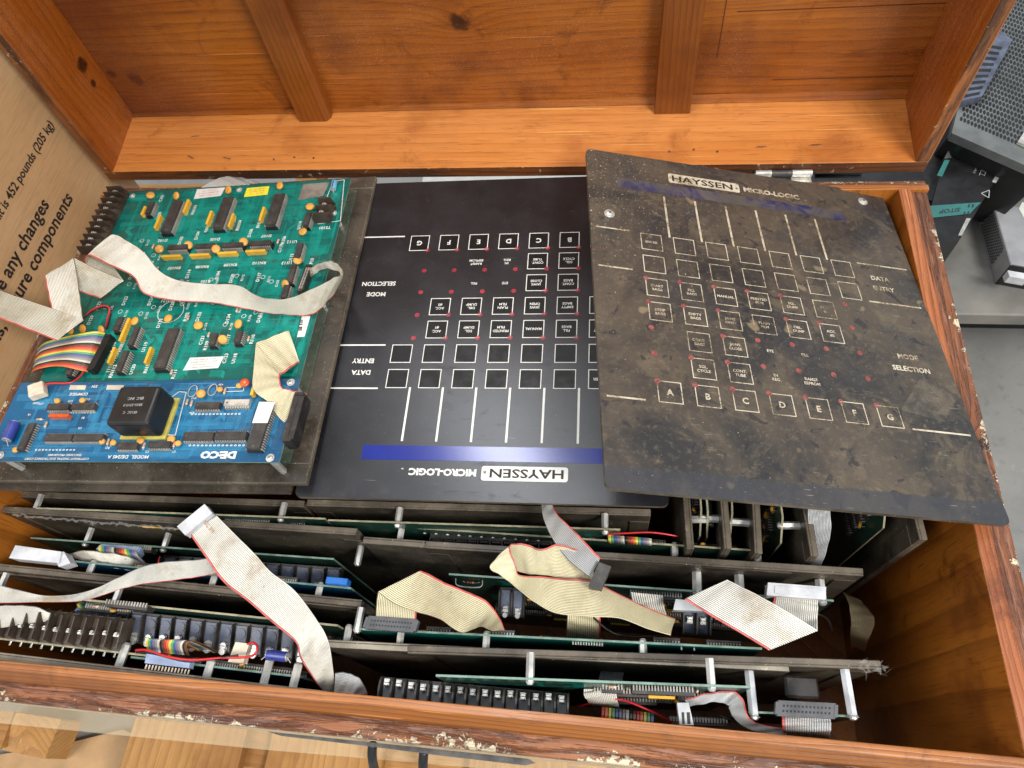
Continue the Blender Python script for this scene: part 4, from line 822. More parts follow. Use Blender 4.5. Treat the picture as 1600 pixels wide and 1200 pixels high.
# black potted transformer on its yellow base
c = Bq(235, 657)
mb = MB(); mb.box(c.x - .024, c.x + .024, c.y - .021, c.y + .024, .0301, .0325); mb.build('module_base', plain('yellow_base', (.52, .45, .10), .5), bb)
mb = MB(); mb.box(c.x - .022, c.x + .022, c.y - .0195, c.y + .0225, .0326, .060); o = mb.build('power_module', M_['black'], bb, bevel=.0035, seg=3)
mt = MB()
for s, dy, cp in (('ERC  INC.', .008, .0028), ('ER05-35V5.0', .001, .0026), ('0512C  C', -.007, .0026)): put_text(mt, s, (c.x, c.y + dy, .0601), cp, (-1, -.03, 0), (.03, -1, 0), None, .01)
mt.build('module_text', M_['greyink'], o)
# ivory plug with red/black pair
mb = MB(); c = Bq(64, 615); mb.hexa([c + Vector(v) for v in ((-.012, .004, .001), (-.004, -.010, .001), (.012, -.004, .001), (.004, .010, .001), (-.012, .005, .009), (-.004, -.009, .009), (.011, -.003, .009), (.003, .011, .009))]); mb.build('power_plug', M_['ivory'], bb, bevel=.0012, seg=2)
wire(e, [(56, 604, .062), (80, 599, .060), (110, 598, .055), (128, 585, .050), (134, 572, .046)], 'wire_red', thing=cu)
wire(e, [(60, 601, .060), (85, 597, .058), (105, 597, .056), (118, 590, .05), (128, 576, .045)], 'wire_black', thing=cu)
wire(e, [(128, 503, .046), (140, 487, .058), (160, 478, .062), (171, 482, .062), (168, 498, .055), (165, 512, .045)], 'wire_red', thing=cu)
wire(e, [(122, 508, .046), (140, 489, .056), (160, 480, .060), (173, 486, .060), (171, 500, .053), (167, 514, .045)], 'wire_black', thing=cu)
# right side box connector of the blue board
v = cu.at(452, 690, .018); header(bb, Vector((.3387, .028, .020)), (.02, 1, 0), (1, 0, 0), (0, 0, 1), .048, .011, .016, 1, 'chipd', 'black', 'cable_connector', 18)
# ribbons of the top left controller
ribbon(e, [(-30, 440, -40, 478, .10, .10), (8, 457, 0, 497, .085, .085), (70, 478, 45, 515, .075, .075), (130, 500, 88, 532, .066, .066, 1),
           (125, 470, 82, 492, .071, .071), (121, 436, 75, 458, .080, .080), (115, 402, 70, 432, .084, .084, 1), (150, 420, 98, 447, .074, .074), (193, 438, 155, 465, .062, .062, 1),
           (168, 402, 142, 434, .0655, .0655), (158, 383, 134, 412, .072, .072), (178, 367, 139, 399, .080, .080), (200, 378, 172, 415, .079, .079), (222, 392, 208, 432, .074, .074),
           (250, 424, 226, 459, .066, .062), (282, 439, 275, 470, .064, .056), (330, 444, 330, 473, .066, .054), (372, 446, 380, 482, .068, .052), (410, 465, 420, 489, .068, .050), (450, 466, 455, 492, .070, .050), (498, 447, 488, 491, .078, .052),
           (525, 432, 512, 470, .086, .056), (536, 428, 532, 438, .088, .060), (526, 412, 530, 425, .084, .060), (510, 408, 505, 420, .080, .056), (492, 416, 488, 432, .066, .048), (481, 420, 478, 450, .050, .042)], 22, ('r_white', 'r_groove'), 'B', thing=cu, sub=8)
ribbon(e, [(451, 517, 468, 566, .050, .050), (425, 526, 453, 576, .056, .056), (400, 536, 438, 586, .064, .064, 1), (397, 572, 437, 592, .069, .068), (396, 608, 441, 606, .073, .072), (420, 629, 452, 609, .070, .071), (438, 655, 464, 612, .066, .067), (465, 673, 479, 614, .058, .058)], 22, ('r_cream', 'r_groove'), 'B', thing=cu)
ribbon(e, [(164, 520, 137, 581, .046, .046), (150, 518, 122, 578, .052, .052), (128, 521, 100, 573, .054, .054), (100, 527, 78, 573, .050, .050), (72, 535, 56, 578, .046, .046), (60, 545, 50, 583, .030, .030)], 20, rainbow=True, thing=cu, name='rainbow_cable')
# ================================================================== LOOSE STACK UNDER THE TOP LEFT CONTROLLER
def flat(name, label, px, z, th=.005):
    P = [at(x, y, z) for x, y in px]; M = frame(P[0], P[1] - P[0], P[3] - P[0]); t = T(name, label, 'panel plate', M, 'bare dark plates under the top layer'); P = [t.loc(p) for p in P]
    P = [Vector((p.x, p.y, 0)) for p in P]; mb = MB(); mb.prism([p - Vector((0, 0, th)) for p in P], (0, 0, th), 1, 0); mb.build('plate', [M_['plate'], M_['plate_edge']], t.e, bevel=.0005); return t
flat('blank_plate', 'thin dark plate directly under the face up controller', [(-40, 764), (452, 770), (560, 420), (120, 420)], .010)
# ================================================================== STANDING UNITS
def stand(name, label, A, B, z, face=1, hh=.354, edge='plate_edge'):
    a, b = at(*A, z), at(*B, z); b.z = a.z; ex = (b - a).normalized()
    o = a.copy(); o.z = z - hh
    if face < 0: o = b.copy(); o.z = z - hh; ex = -ex
    t = T(name, label, 'controller unit', frame(o, ex, (0, 0, 1)), 'controller units standing on edge in the chest'); t.w = (b - a).length; t.h = hh
    backplate(t, t.w, hh, None, 'recess', edge); return t
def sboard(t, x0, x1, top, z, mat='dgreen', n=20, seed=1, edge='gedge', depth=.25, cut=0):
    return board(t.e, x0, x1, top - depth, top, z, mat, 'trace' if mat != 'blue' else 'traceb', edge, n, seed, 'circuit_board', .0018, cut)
def row(bd, t, x0, x1, y, z, n, seed):
    r = random.Random(seed); x = x0
    while x < x1 - .02:
        L = r.choice((.018, .024, .030, .05)); W = .0066 if L < .04 else .013
        if x + L > x1: break
        chip(bd, (x + L / 2, y + r.uniform(-.002, .002), z), L, W, 0, lift=.0015)
        if r.random() < .6: disc(bd, (x + L + .003, y + .004, z), .0032, r.random() * 3, 'orange', .6)
        if r.random() < .25: sip(bd, (x + L / 2, y - W / 2 - .004, z), min(L, .022))
        if r.random() < .6: resistor(bd, (x + L / 2, y + W / 2 + .0035, z + .0003), 0, .006)
        if r.random() < .5: resistor(bd, (x + L + .0035, y - .004, z + .0003), 1.57, .006)
        x += L + .007
def px_rng(t, a, b, h): p, q = t.at(*a, h), t.at(*b, h); return min(p.x, q.x), max(p.x, q.x), (p.y + q.y) / 2
H0 = .354
# L0 : back left, mostly hidden
t = stand('controller_unit', 'dark unit furthest back on the left, just below the face up controller', (12, 776), (474, 792), -.045); e = t.e
x0, x1, top = px_rng(t, (38, 787), (310, 812), .018); bd = sboard(t, max(.03, x0), .38, top, .018, seed=11, edge='tan'); row(bd, t, x0 + .05, .36, top - .02, .018, 3, 2)
for x in (.05, .33): standoff(e, (x, top - .006, 0), (x, top - .006, .018))
# L1 forward facing
t = stand('controller_unit', 'left unit with a grey box connector and shrink wrapped top edge', (-4, 800), (556, 836), -.03); e = t.e
x0, x1, top = px_rng(t, (28, 834), (530, 882), .018); bd = sboard(t, x0, min(x1, t.w - .02), top, .018, seed=12, edge='gedge')
for px in (35, 140, 245, 530): p = t.at(px, 840, .01); standoff(e, (p.x, top - .007, 0), (p.x, top - .007, .0185)); screw(bd, (p.x, top - .007, .0187), .003)
p = t.loc(at(226, 880, -.055)); p2 = t.loc(at(514, 905, -.055)); n_ = 12; terminal(bd, (p.x, top - .024, .0195), (1, 0, 0), (0, -.34, .94), (0, .94, .34), n_, (p2.x - p.x) / n_, .029, .015, 'slate', lowscrew=True)
chip(bd, (t.at(195, 845, .018).x, top - .005, .018), .040, .010, 0, lift=.0015)
header(bd, t.loc(at(158, 850, -.045)), (1, .0, 0), (0, -.6, .4), (0, .5, .8), .045, .012, .006, 0, 'lblue', 'black', 'rainbow_socket', 14)
ribbon(e, [(155, 853, 214, 861, -.04, -.04), (156, 862, 216, 868, -.038, -.038), (180, 872, 228, 880, -.05, -.05), (205, 888, 240, 893, -.08, -.08)], 15, rainbow=True, thing=t, name='rainbow_cable')
ribbon(e, [(105, 866, 118, 872, -.05, -.06), (135, 861, 150, 880, -.035, -.05), (175, 865, 185, 888, -.03, -.05), (205, 872, 208, 893, -.035, -.055), (222, 880, 222, 897, -.05, -.07)], 18, ('r_white', 'r_groove'), None, thing=t)
wire(e, [(250, 870, -.05), (248, 880, -.035), (256, 888, -.05)], 'wire_red', thing=t)
disc(bd, t.loc(at(241, 882, -.055)), .005, .4, 'orange', .3)
# shrink film on the top edge
mb = MB(); ra = random.Random(3); pa = []
for i in range(60):
    u = i / 59; q = at(20 + u * 290, 803 + u * 24 + ra.uniform(-2, 2), -.0285 + ra.uniform(-.001, .002)); pa.append(t.loc(q))
for i in range(59):
    a_, b_ = pa[i], pa[i + 1]; dd = Vector((0, 0, ra.uniform(.0015, .003))); mb.add([a_, b_, b_ + dd, a_ + dd * ra.uniform(.6, 1.3)], [(0, 1, 2, 3)])
def mwrap():
    k = NT('crinkled_clear_wrap'); k.b.inputs['Alpha'].default_value = .18; k.b.inputs['Base Color'].default_value = (.7, .68, .62, 1); k.b.inputs['Roughness'].default_value = .12; k.bump(k.noise(k.co, 160, 4), .9, .003); return k.mat
M_['wrap'] = mwrap(); mb.build('plastic_wrap', M_['wrap'], e)
# grey box connector
mb = MB(); c4 = [at(x, y, -.02) for x, y in ((14, 872), (92, 880), (96, 862), (24, 852))]; mb.prism([t.loc(p) for p in c4], t.I.to_3x3() @ Vector((0, 0, -.014))); c5 = [at(x, y, -.022) for x, y in ((92, 886), (110, 880), (100, 862), (80, 862))]
mb.prism([t.loc(p) for p in c5], t.I.to_3x3() @ Vector((0, 0, -.012))); mb.build('cable_connector', M_['wplas'], e, bevel=.001, seg=2)
# L1b backward facing: plate (0,880)-(566,935)
t = stand('controller_unit', 'left unit turned away with a bright blue trimmer on its board end', (-6, 880), (566, 937), -.03, -1); e = t.e
a_, b_ = t.loc(at(100, 886, -.036)), t.loc(at(546, 924, -.036)); x0, x1 = sorted((a_.x, b_.x)); bd = sboard(t, x0, x1, H0 - .008, .012, 'blue', n=10, seed=13, depth=.2)
p = t.loc(at(525, 915, -.034)); mb = MB(); mb.box(p.x - .011, p.x + .011, H0 - .014, H0 - .002, .0122, .019); mb.build('trimmer', plain('bright_blue_body', (.02, .16, .55), .35), bd, bevel=.0006)
for px in (130, 330, 500): p = t.loc(at(px, 900, -.035)); standoff(e, (p.x, H0 - .012, 0), (p.x, H0 - .012, .0125))
row(bd, t, x0 + .06, x1 - .03, H0 - .020, .012, 5, 71); row(bd, t, x0 + .02, x1 - .02, H0 - .050, .012, 5, 72)
# L2 forward: plate edge (0,893)-(566,948)
t = stand('controller_unit', 'left unit with a row of twelve black screw terminals beneath the long white ribbon', (-8, 896), (566, 952), -.034); e = t.e
x0, x1, top = px_rng(t, (75, 928), (538, 985), .020); x1 = min(x1, t.w - .015); bd = sboard(t, x0, x1, top, .020, seed=14, edge='tan')
for px in (96, 214, 520): p = t.at(px, 940, .01); standoff(e, (p.x, top - .007, 0), (p.x, top - .007, .0205)); screw(bd, (p.x, top - .007, .0207), .003)
p = t.loc(at(222, 965, -.055)); p2 = t.loc(at(498, 1000, -.055)); terminal(bd, (p.x, top - .022, .0215), (1, 0, 0), (0, -.34, .94), (0, .94, .34), 12, (p2.x - p.x) / 12, .029, .015, 'slate', lowscrew=True)
chip(bd, (t.at(170, 930, .018).x, top + .001, .018), .045, .012, 0, lift=.0015, n=15)
ribbon(e, [(120, 944, 188, 950, -.05, -.05), (124, 950, 192, 955, -.048, -.048), (142, 962, 204, 968, -.06, -.06), (158, 980, 212, 984, -.09, -.09)], 16, rainbow=True, thing=t, name='rainbow_cable')
header(bd, t.loc(at(125, 946, -.053)), (1, 0, 0), (0, -.6, .4), (0, .5, .8), .045, .008, .006, 0, 'lblue', 'black', 'rainbow_socket', 14)
row(bd, t, x0 + .01, x0 + .10, top - .025, .020, 4, 73); row(bd, t, x0 + .01, x1, top - .075, .020, 5, 74)
# L3 backward: front-most left plate (0,1012)-(510,1078)
t = stand('controller_unit', 'front left unit with its plate along the near rim and large barrier terminals', (-10, 1018), (512, 1080), -.012, -1, edge='plate_light'); e = t.e
a_, b_ = t.loc(at(-10, 996, -.03)), t.loc(at(236, 1024, -.03)); x0, x1 = sorted((a_.x, b_.x)); bd = sboard(t, x0, x1, H0 - .018, .014, seed=15, edge='tan', n=8)
a2, b2 = t.loc(at(208, 1022, -.03)), t.loc(at(470, 1060, -.03)); y0, y1 = sorted((a2.x, b2.x)); bd2 = sboard(t, y0, y1, H0 - .016, .011, 'blue', seed=16, n=8, depth=.2)
ta, tb2 = t.loc(at(192, 1018, -.03)), t.loc(at(-30, 992, -.03)); nT = 12; L = (tb2.x - ta.x)
terminal(bd, (ta.x, H0 - .024, .0145), (1, 0, 0), (0, .12, .99), (0, .99, -.12), nT, L / nT, .030, .018, 'brownp', screwed=True)
row(bd2, t, y0 + .01, y1, H0 - .030, .011, 4, 75); row(bd2, t, y0 + .01, y1, H0 - .06, .011, 4, 76)
for px in (180, 435 - 20, 462): p = t.loc(at(px, 1035, -.02)); standoff(e, (p.x, H0 - .016, 0), (p.x, H0 - .016, .020), .0042)
for px in (320,): p = t.loc(at(px, 1045, -.02)); standoff(e, (p.x, H0 - .016, 0), (p.x, H0 - .016, .014), .0042)
mb = MB()
for k in range(11): p = t.loc(at(10 + k * 16.5, 1008 + k * 1.6, -.032)); mb.cyl((p.x, H0 - .024, .0125), (p.x, H0 - .024, .0085), .0010, 6)
mb.build('solder_pin', M_['tin'], bd)
# powder blue socket and its pins above the plate
mb = MB(); c4 = [at(x, y, -.012) for x, y in ((226, 1036), (295, 1044), (298, 1030), (229, 1020))]; mb.prism([t.loc(p) for p in c4], t.I.to_3x3() @ Vector((0, 0, -.008)))
for k in range(14):
    q = t.loc(at(228 + k * 5.1, 1038 + k * .62, -.014)); mb.obox(q, t.I.to_3x3() @ Vector((.0012, 0, 0)), t.I.to_3x3() @ Vector((0, -.004, 0)), t.I.to_3x3() @ Vector((0, 0, -.001)), 1)
mb.build('rainbow_socket', [M_['lblue'], M_['ivory']], e)
ribbon(e, [(230, 1018, 296, 1024, -.015, -.015), (228, 1003, 292, 1010, -.004, -.004), (232, 998, 298, 1002, -.003, -.003), (250, 1002, 312, 1004, -.012, -.012), (275, 1012, 345, 1020, -.05, -.05)], 18, rainbow=True, thing=t, name='rainbow_cable')
wire(e, [(212, 1016, -.01), (230, 1016, -.002), (262, 1026, .002), (300, 1031, .002), (345, 1028, .0), (390, 1026, .0), (402, 1014, .0), (396, 1004, -.005), (384, 1008, -.01)], 'wire_red', .0011, t)
wire(e, [(212, 1019, -.01), (240, 1021, .0), (290, 1033, .0), (330, 1030, .0), (372, 1024, .0)], 'wire_black', .0011, t)
mb = MB(); c4 = [at(x, y, -.008) for x, y in ((356, 1034), (380, 1036), (389, 1006), (368, 1003))]; mb.prism([t.loc(p) for p in c4], t.I.to_3x3() @ Vector((0, 0, -.008))); mb.build('power_plug', M_['ivory'], e, bevel=.001)
electro(bd2, t.loc(at(431, 1033, -.018)) , PI, .019, .0045)
# A0 : back middle, forward facing
t = stand('controller_unit', 'dark unit furthest back in the middle with rainbow wires at its lower right', (478, 790), (1017, 806), -.035); e = t.e
x0, x1, top = px_rng(t, (500, 812), (1010, 832), .018); bd = sboard(t, .03, t.w - .03, top, .018, seed=21, edge='tan'); terminal(bd, (.13, top - .03, .018), (1, 0, 0), (0, -1, 0), (0, 0, 1), 12, .0125, .028, .016, 'chipd', screwed=False)
ribbon(e, [(950, 836, 1018, 842, -.04, -.04), (951, 846, 1018, 850, -.042, -.042), (955, 852, 1018, 857, -.08, -.08)], 16, rainbow=True, thing=t, name='rainbow_cable')
wire(e, [(945, 835, -.04), (980, 833, -.035), (1020, 832, -.035), (1060, 838, -.04)], 'wire_red', .0009, t)
for px in (640, 945): p = t.at(px, 830, .01); standoff(e, (p.x, top - .006, 0), (p.x, top - .006, .0185))
# A : backward facing
t = stand('controller_unit', 'middle unit turned away with a tan edged board behind its plate', (568, 838), (1236, 884), -.034, -1); e = t.e
a_, b_ = t.loc(at(607, 826, -.045)), t.loc(at(1190, 874, -.045)); x0, x1 = sorted((a_.x, b_.x)); bd = sboard(t, x0, x1, H0 - .010, .016, seed=22, edge='tan', n=8)
for px in (620, 1055, 1185): p = t.loc(at(px, 850, -.04)); standoff(e, (p.x, H0 - .014, 0), (p.x, H0 - .014, .0165))
mb = MB()
for k in range(11): p = t.loc(at(660 + k * 18, 838 + k * 1.2, -.045)); mb.ball((p.x, H0 - .018, .0125), .0018, .0018, .001)
mb.build('solder_pin', M_['tin'], bd)
row(bd, t, x0 + .02, x1 - .02, H0 - .024, .016, 6, 77)
# B : forward facing
t = stand('controller_unit', 'right unit with cream ribbon loops, pale box connector and two screw terminal pairs', (664, 856), (1350, 900), -.03); e = t.e; tB = t
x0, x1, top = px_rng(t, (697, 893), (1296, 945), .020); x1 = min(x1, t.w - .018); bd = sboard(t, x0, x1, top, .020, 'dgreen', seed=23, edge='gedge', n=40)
for px in (1092, 1163, 1305): p = t.at(px, 905, .01); standoff(e, (p.x, top - .004, 0), (p.x, top - .004, .021), .0048); screw(bd, (p.x, top - .004, .0212), .0032)
p = t.at(779, 905, .020); terminal(bd, (p.x, top - .026, .0215), (1, 0, 0), (0, -.4, .92), (0, .92, .4), 2, .0125, .028, .014, 'slate', lowscrew=True)
p = t.at(1056, 955, .020); terminal(bd, (p.x, top - .028, .0215), (1, 0, 0), (0, -.4, .92), (0, .92, .4), 2, .0125, .032, .016, 'slate', screwed=True)
row(bd, t, .07, .18, top - .075, .020, 4, 8); row(bd, t, .10, .36, top - .055, .020, 6, 9); row(bd, t, .06, .36, top - .11, .020, 6, 12); row(bd, t, .20, .30, top - .02, .020, 3, 17); row(bd, t, .05, .36, top - .15, .020, 6, 18)
chip(bd, (t.at(1000, 935, .02).x, top - .020, .020), .024, .0068, 0, lift=.0015)
mb = MB(); p = t.at(735, 905, .02)
mb.tube([(p.x - .014, p.y + .004, .021), (p.x - .012, p.y - .001, .027), (p.x + .010, p.y - .001, .027), (p.x + .013, p.y + .004, .021)], .0006, 5); mb.build('wire_loop', M_['tin'], bd)
resistor(bd, (p.x, p.y - .006, .0205), 0, .012, 'chipd')
mb = MB(); c4 = [at(x, y, -.015) for x, y in ((1198, 930), (1290, 937), (1291, 917), (1200, 910))]; mb.prism([t.loc(p) for p in c4], t.I.to_3x3() @ Vector((0, 0, -.012)))
c4 = [at(x, y, -.0148) for x, y in ((1210, 927), (1280, 932), (1281, 920), (1211, 915))]; rr = MB(); mb.build('cable_connector', M_['wplas'], e, bevel=.0012, seg=2)
rr.prism([t.loc(p) for p in c4], t.I.to_3x3() @ Vector((0, 0, .0006))); rr.build('connector_clip', M_['wplas'], e)
mb = MB(); c4 = [at(x, y, -.03) for x, y in ((1052, 953), (1100, 955), (1100, 940), (1056, 936))]; mb.prism([t.loc(p) for p in c4], t.I.to_3x3() @ Vector((0, 0, -.008))); mb.build('cable_connector', M_['wplas'], e, bevel=.0008)
ribbon(e, [(1070, 936, 1136, 906, .004, .004), (1100, 956, 1170, 923, .005, .005), (1150, 985, 1225, 953, .002, .002), (1200, 1015, 1277, 985, -.010, -.010, 1), (1203, 990, 1277, 965, -.018, -.018), (1208, 945, 1278, 948, -.020, -.020), (1210, 932, 1278, 936, -.019, -.019)], 23, ('r_white', 'r_grooveg'), 'A', thing=t)
ribbon(e, [(885, 1000, 938, 1003, -.09, -.09), (886, 975, 938, 978, -.06, -.06), (887, 958, 938, 962, -.05, -.05)], 18, ('r_cream', 'r_groove'), 'B', thing=t)
ribbon(e, [(925, 872, 930, 908, .012, .0), (900, 858, 905, 905, .014, -.002), (872, 851, 868, 901, .016, -.002), (845, 858, 838, 897, .016, -.002), (820, 850, 812, 893, .018, .0), (798, 851, 782, 872, .022, .012), (797, 858, 765, 886, .024, .012),
           (806, 885, 782, 899, .018, .008), (812, 899, 812, 922, .010, .004), (845, 901, 835, 940, .004, .0), (880, 904, 870, 958, .004, .0), (925, 908, 925, 963, .004, .0), (960, 925, 970, 966, .0, -.004), (1008, 948, 1012, 982, -.008, -.012), (1055, 967, 1048, 992, -.02, -.02)], 23, ('r_cream', 'r_groove'), 'A', thing=t)
# C : backward facing, pale edge
t = stand('controller_unit', 'right unit with pale plate edge and bright green board edge before the ribbon loops', (508, 999), (1232, 1036), -.022, -1, edge='plate_light'); e = t.e
a_, b_ = t.loc(at(556, 984, -.03)), t.loc(at(1190, 1014, -.03)); x0, x1 = sorted((a_.x, b_.x)); x1 = min(x1, t.w - .01); bd = sboard(t, max(.01, x0), x1, H0 - .006, .0125, 'green', seed=24, n=10, depth=.22)
for px in (538, 622, 758, 1005): p = t.loc(at(px, 1000, -.025)); standoff(e, (p.x, H0 - .010, 0), (p.x, H0 - .010, .0135), .0036)
mb = MB()
for (p_, n_) in ((895, 12), (1066, 2)):
    for k in range(n_): p = t.loc(at(p_ + k * (4.2 if n_ > 2 else 20), 1003, -.03)); mb.cyl((p.x, H0 - .016, .0108), (p.x, H0 - .016, .0085), .0008, 6)
mb.build('solder_pin', M_['tin'], bd)
c4 = [t.loc(at(x, y, -.002)) for x, y in ((572, 984), (648, 990), (653, 968), (579, 964))]
header(bd, c4[0], c4[1] - c4[0], c4[3] - c4[0], (c4[1] - c4[0]).cross(c4[3] - c4[0]), (c4[1] - c4[0]).length, (c4[3] - c4[0]).length, .006, 2, 'gplas', 'black', 'cable_connector', 14)
ribbon(e, [(587, 972, 650, 972, .0, .0), (588, 945, 652, 935, .010, .010), (591, 925, 657, 892, .018, .018, 1), (620, 945, 668, 896, .014, .020), (652, 956, 690, 908, .008, .016), (688, 968, 722, 922, .002, .010), (720, 988, 758, 938, -.006, .002), (748, 980, 778, 962, -.012, -.008), (768, 985, 788, 985, -.02, -.02)], 23, ('r_cream', 'r_groove'), 'B', thing=t)
for (x, y, L) in ((.05, H0 - .02, .03), (.10, H0 - .02, .024), (.25, H0 - .02, .024), (.31, H0 - .02, .024)): chip(bd, (x, y, .0125), L, .0066, 0, lift=.0015)
row(bd, t, x0 + .03, x1 - .02, H0 - .045, .0125, 6, 78)
# D : forward facing front right
t = stand('controller_unit', 'front right unit with fifteen rounded screw terminals and a grey two row connector', (636, 1021), (1378, 1046), -.02); e = t.e; tD = t
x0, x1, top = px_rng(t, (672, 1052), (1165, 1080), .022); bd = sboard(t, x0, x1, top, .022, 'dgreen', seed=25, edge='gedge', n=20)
for px in (842, 1098): p = t.at(px, 1060, .01); standoff(e, (p.x, top - .004, 0), (p.x, top - .004, .023), .0036)
chip(bd, (x1 - .10, top - .05, .022), .05, .013, 0, lift=.0015); chip(bd, (x1 - .04, top - .06, .022), .024, .0066, 0, lift=.0015)
row(bd, t, (x0 + x1) / 2 + .01, x1 - .01, top - .018, .022, 3, 91); row(bd, t, (x0 + x1) / 2, x1, top - .095, .022, 4, 92)
w0, w1 = t.loc(at(596, 1108, -.032)), t.loc(at(888, 1136, -.032)); d = w1 - w0; terminal(e, w0 + Vector((0, 0, 0)), (1, d.y / d.x * 0, (w1.z - w0.z) / d.x * 1.0), (0, 0, -1), (0, 1, 0), 15, d.length / 15, .026, .018, 'gplas', rounded=True)
wx = w0.z
bx0, bx1 = t.loc(at(1168, 1112, -.03)), t.loc(at(1342, 1126, -.03)); b3 = board(e, bx0.x, bx1.x, bx0.y - .12, bx0.y, bx0.z + .001, 'dgreen', 'trace', 'gedge', 6, 26, 'circuit_board')
for px in (1178, 1332): q = t.loc(at(px, 1116, -.028)); standoff(e, (q.x, q.y - .001, 0), (q.x, q.y - .001, q.z), .0042, 'wplas'); screw(e, (q.x, q.y, q.z + .002), .0035)
c4 = [t.loc(at(x, y, -.008)) for x, y in ((1212, 1119), (1302, 1124), (1303, 1100), (1214, 1095))]
header(e, c4[0], c4[1] - c4[0], c4[3] - c4[0], (c4[1] - c4[0]).cross(c4[3] - c4[0]), (c4[1] - c4[0]).length, (c4[3] - c4[0]).length, .005, 2, 'gplas', 'black', 'cable_connector', 13)
ribbon(e, [(1222, 1116, 1298, 1120, -.012, -.012), (1222, 1128, 1298, 1132, -.013, -.013), (1223, 1140, 1297, 1147, -.018, -.018), (1224, 1144, 1296, 1152, -.035, -.035)], 20, ('r_grey', 'r_grooveg'), 'A', thing=t)
ribbon(e, [(1070, 1092, 1075, 1104, -.02, -.03), (1100, 1086, 1108, 1098, -.012, -.02), (1140, 1080, 1135, 1100, -.01, -.02), (1160, 1092, 1140, 1108, -.012, -.02), (1168, 1118, 1150, 1126, -.02, -.025), (1188, 1132, 1180, 1142, -.03, -.03), (1235, 1140, 1228, 1150, -.04, -.04)], 16, ('r_grey', 'r_grooveg'), 'A', thing=t)
ribbon(e, [(912, 1078, 962, 1076, -.03, -.03), (912, 1086, 963, 1086, -.028, -.028), (918, 1094, 966, 1100, -.035, -.035), (925, 1102, 970, 1108, -.06, -.06)], 18, ('r_white', 'r_grooveg'), None, thing=t)
chip(e, t.loc(at(995, 1090, -.05)), .034, .010, 0, lift=.0015)
chip(e, t.loc(at(1090, 1122, -.06)), .05, .010, 0, lift=.0015)
mb = MB(); mb.box(*[t.loc(at(1236, 1085, -.03)).x, t.loc(at(1292, 1085, -.03)).x], H0 - .030, H0 - .022, .004, .022); mb.v = [(x, y - (x - .3) * .12, z) for x, y, z in mb.v]; mb.build('cover_block', M_['chipd'], e, bevel=.002)
mb = MB(); A3 = t.loc(at(940, 1116, -.035)); B3 = t.loc(at(1022, 1126, -.035)); dd = B3 - A3
for k in range(15): c_ = A3 + dd * (k / 15); mb.cyl(c_, c_ + dd * .05, .0062, 10, (k + 1) % 10)
mb.build('rainbow_cable', RB, e)
mb = MB(); c4 = [at(x, y, -.01) for x, y in ((1062, 1132), (1084, 1133), (1076, 1098), (1058, 1098))]; mb.prism([t.loc(p) for p in c4], t.I.to_3x3() @ Vector((0, 0, -.008)))
for (q0, q1) in ((1066, 1070), (1074, 1079)): c4 = [at(x, y, -.0098) for x, y in ((q0, 1131), (q1, 1131), (q1 - 1, 1113), (q0 - 1, 1113))]; mb.prism([t.loc(p) for p in c4], t.I.to_3x3() @ Vector((0, 0, .0003)), 1)
mb.build('power_plug', [M_['wplas'], M_['ink']], e, bevel=.0005)
mb = MB(); ra = random.Random(9); q = t.loc(at(1372, 1043, -.012))
for k in range(40):
    a_ = q + Vector((ra.uniform(-.012, .006), ra.uniform(-.008, .006), ra.uniform(-.005, .006))); vv = [Vector([ra.uniform(-.005, .005) for _ in range(3)]) for _ in range(2)]; mb.add([a_, a_ + vv[0], a_ + vv[1]], [(0, 1, 2)])
mb.build('plastic_wrap', M_['wrap'], e)
for q in ((682, 1066), (718, 1070)):
    electro(bd, t.at(q[0], q[1], .022), 0, .012, .004, 'bcap')
# end-on units at the back right
spec = [(1085, 858, 1, 'thin end-on unit nearest the rainbow wires'), (1113, 856, -1, 'second thin end-on unit from the rainbow wires'), (1192, 866, -1, 'end-on unit with yellow capacitors beside its board'), (1236, 880, -1, 'end-on unit left of the hanging tan ribbon'), (1398, 842, -1, 'rightmost end-on unit next to the bare wooden wall')]
for i, (px, py, fc, lab) in enumerate(spec):
    z = -.025; a = at(px, py, z); a.y = max(a.y, .19); L = .36
    ex = Vector((0, 1, 0)) if fc > 0 else Vector((0, -1, 0)); o = Vector((a.x, a.y if fc > 0 else a.y + L, z - .354))
    ex = (ex + Vector(((-.05, .03, -.02, .05, .06)[i], 0, 0))).normalized()
    t = T('controller_unit', lab + ' under the grimy panel', 'controller unit', frame(o, ex, (0, 0, 1)), 'controller units standing end-on at the back right'); backplate(t, L, .354); e = t.e
    bd = board(e, .02, L - .02, .12, .344, .018, 'dgreen', 'trace', 'tan', 12, 40 + i, 'circuit_board', .0018, .02)
    for s in (.035, L - .035): standoff(e, (s, .334, 0), (s, .334, .0185), .0038)
    row(bd, t, .03 if fc > 0 else .03, L - .03, .325, .018, 6, 30 + i)
    xe = .05 if fc > 0 else L - .05; xs = L - .05 if fc < 0 else .05
    for k in range(4): disc(bd, (xs + (k - 1.5) * .009, .318 - k * .012, .018), .004, k, 'yellow' if k % 2 else 'orange', .4); chip(bd, (xs, .30 - k * .02, .018), .024, .007, 0, lift=.0015)
t_last = t
ribbon(e, [(1262, 795, 1296, 795, -.02, -.02), (1262, 830, 1298, 825, -.03, -.03), (1258, 858, 1292, 858, -.045, -.045), (1262, 880, 1280, 888, -.06, -.06)], 16, ('r_grey', 'r_grooveg'), None, thing=t)
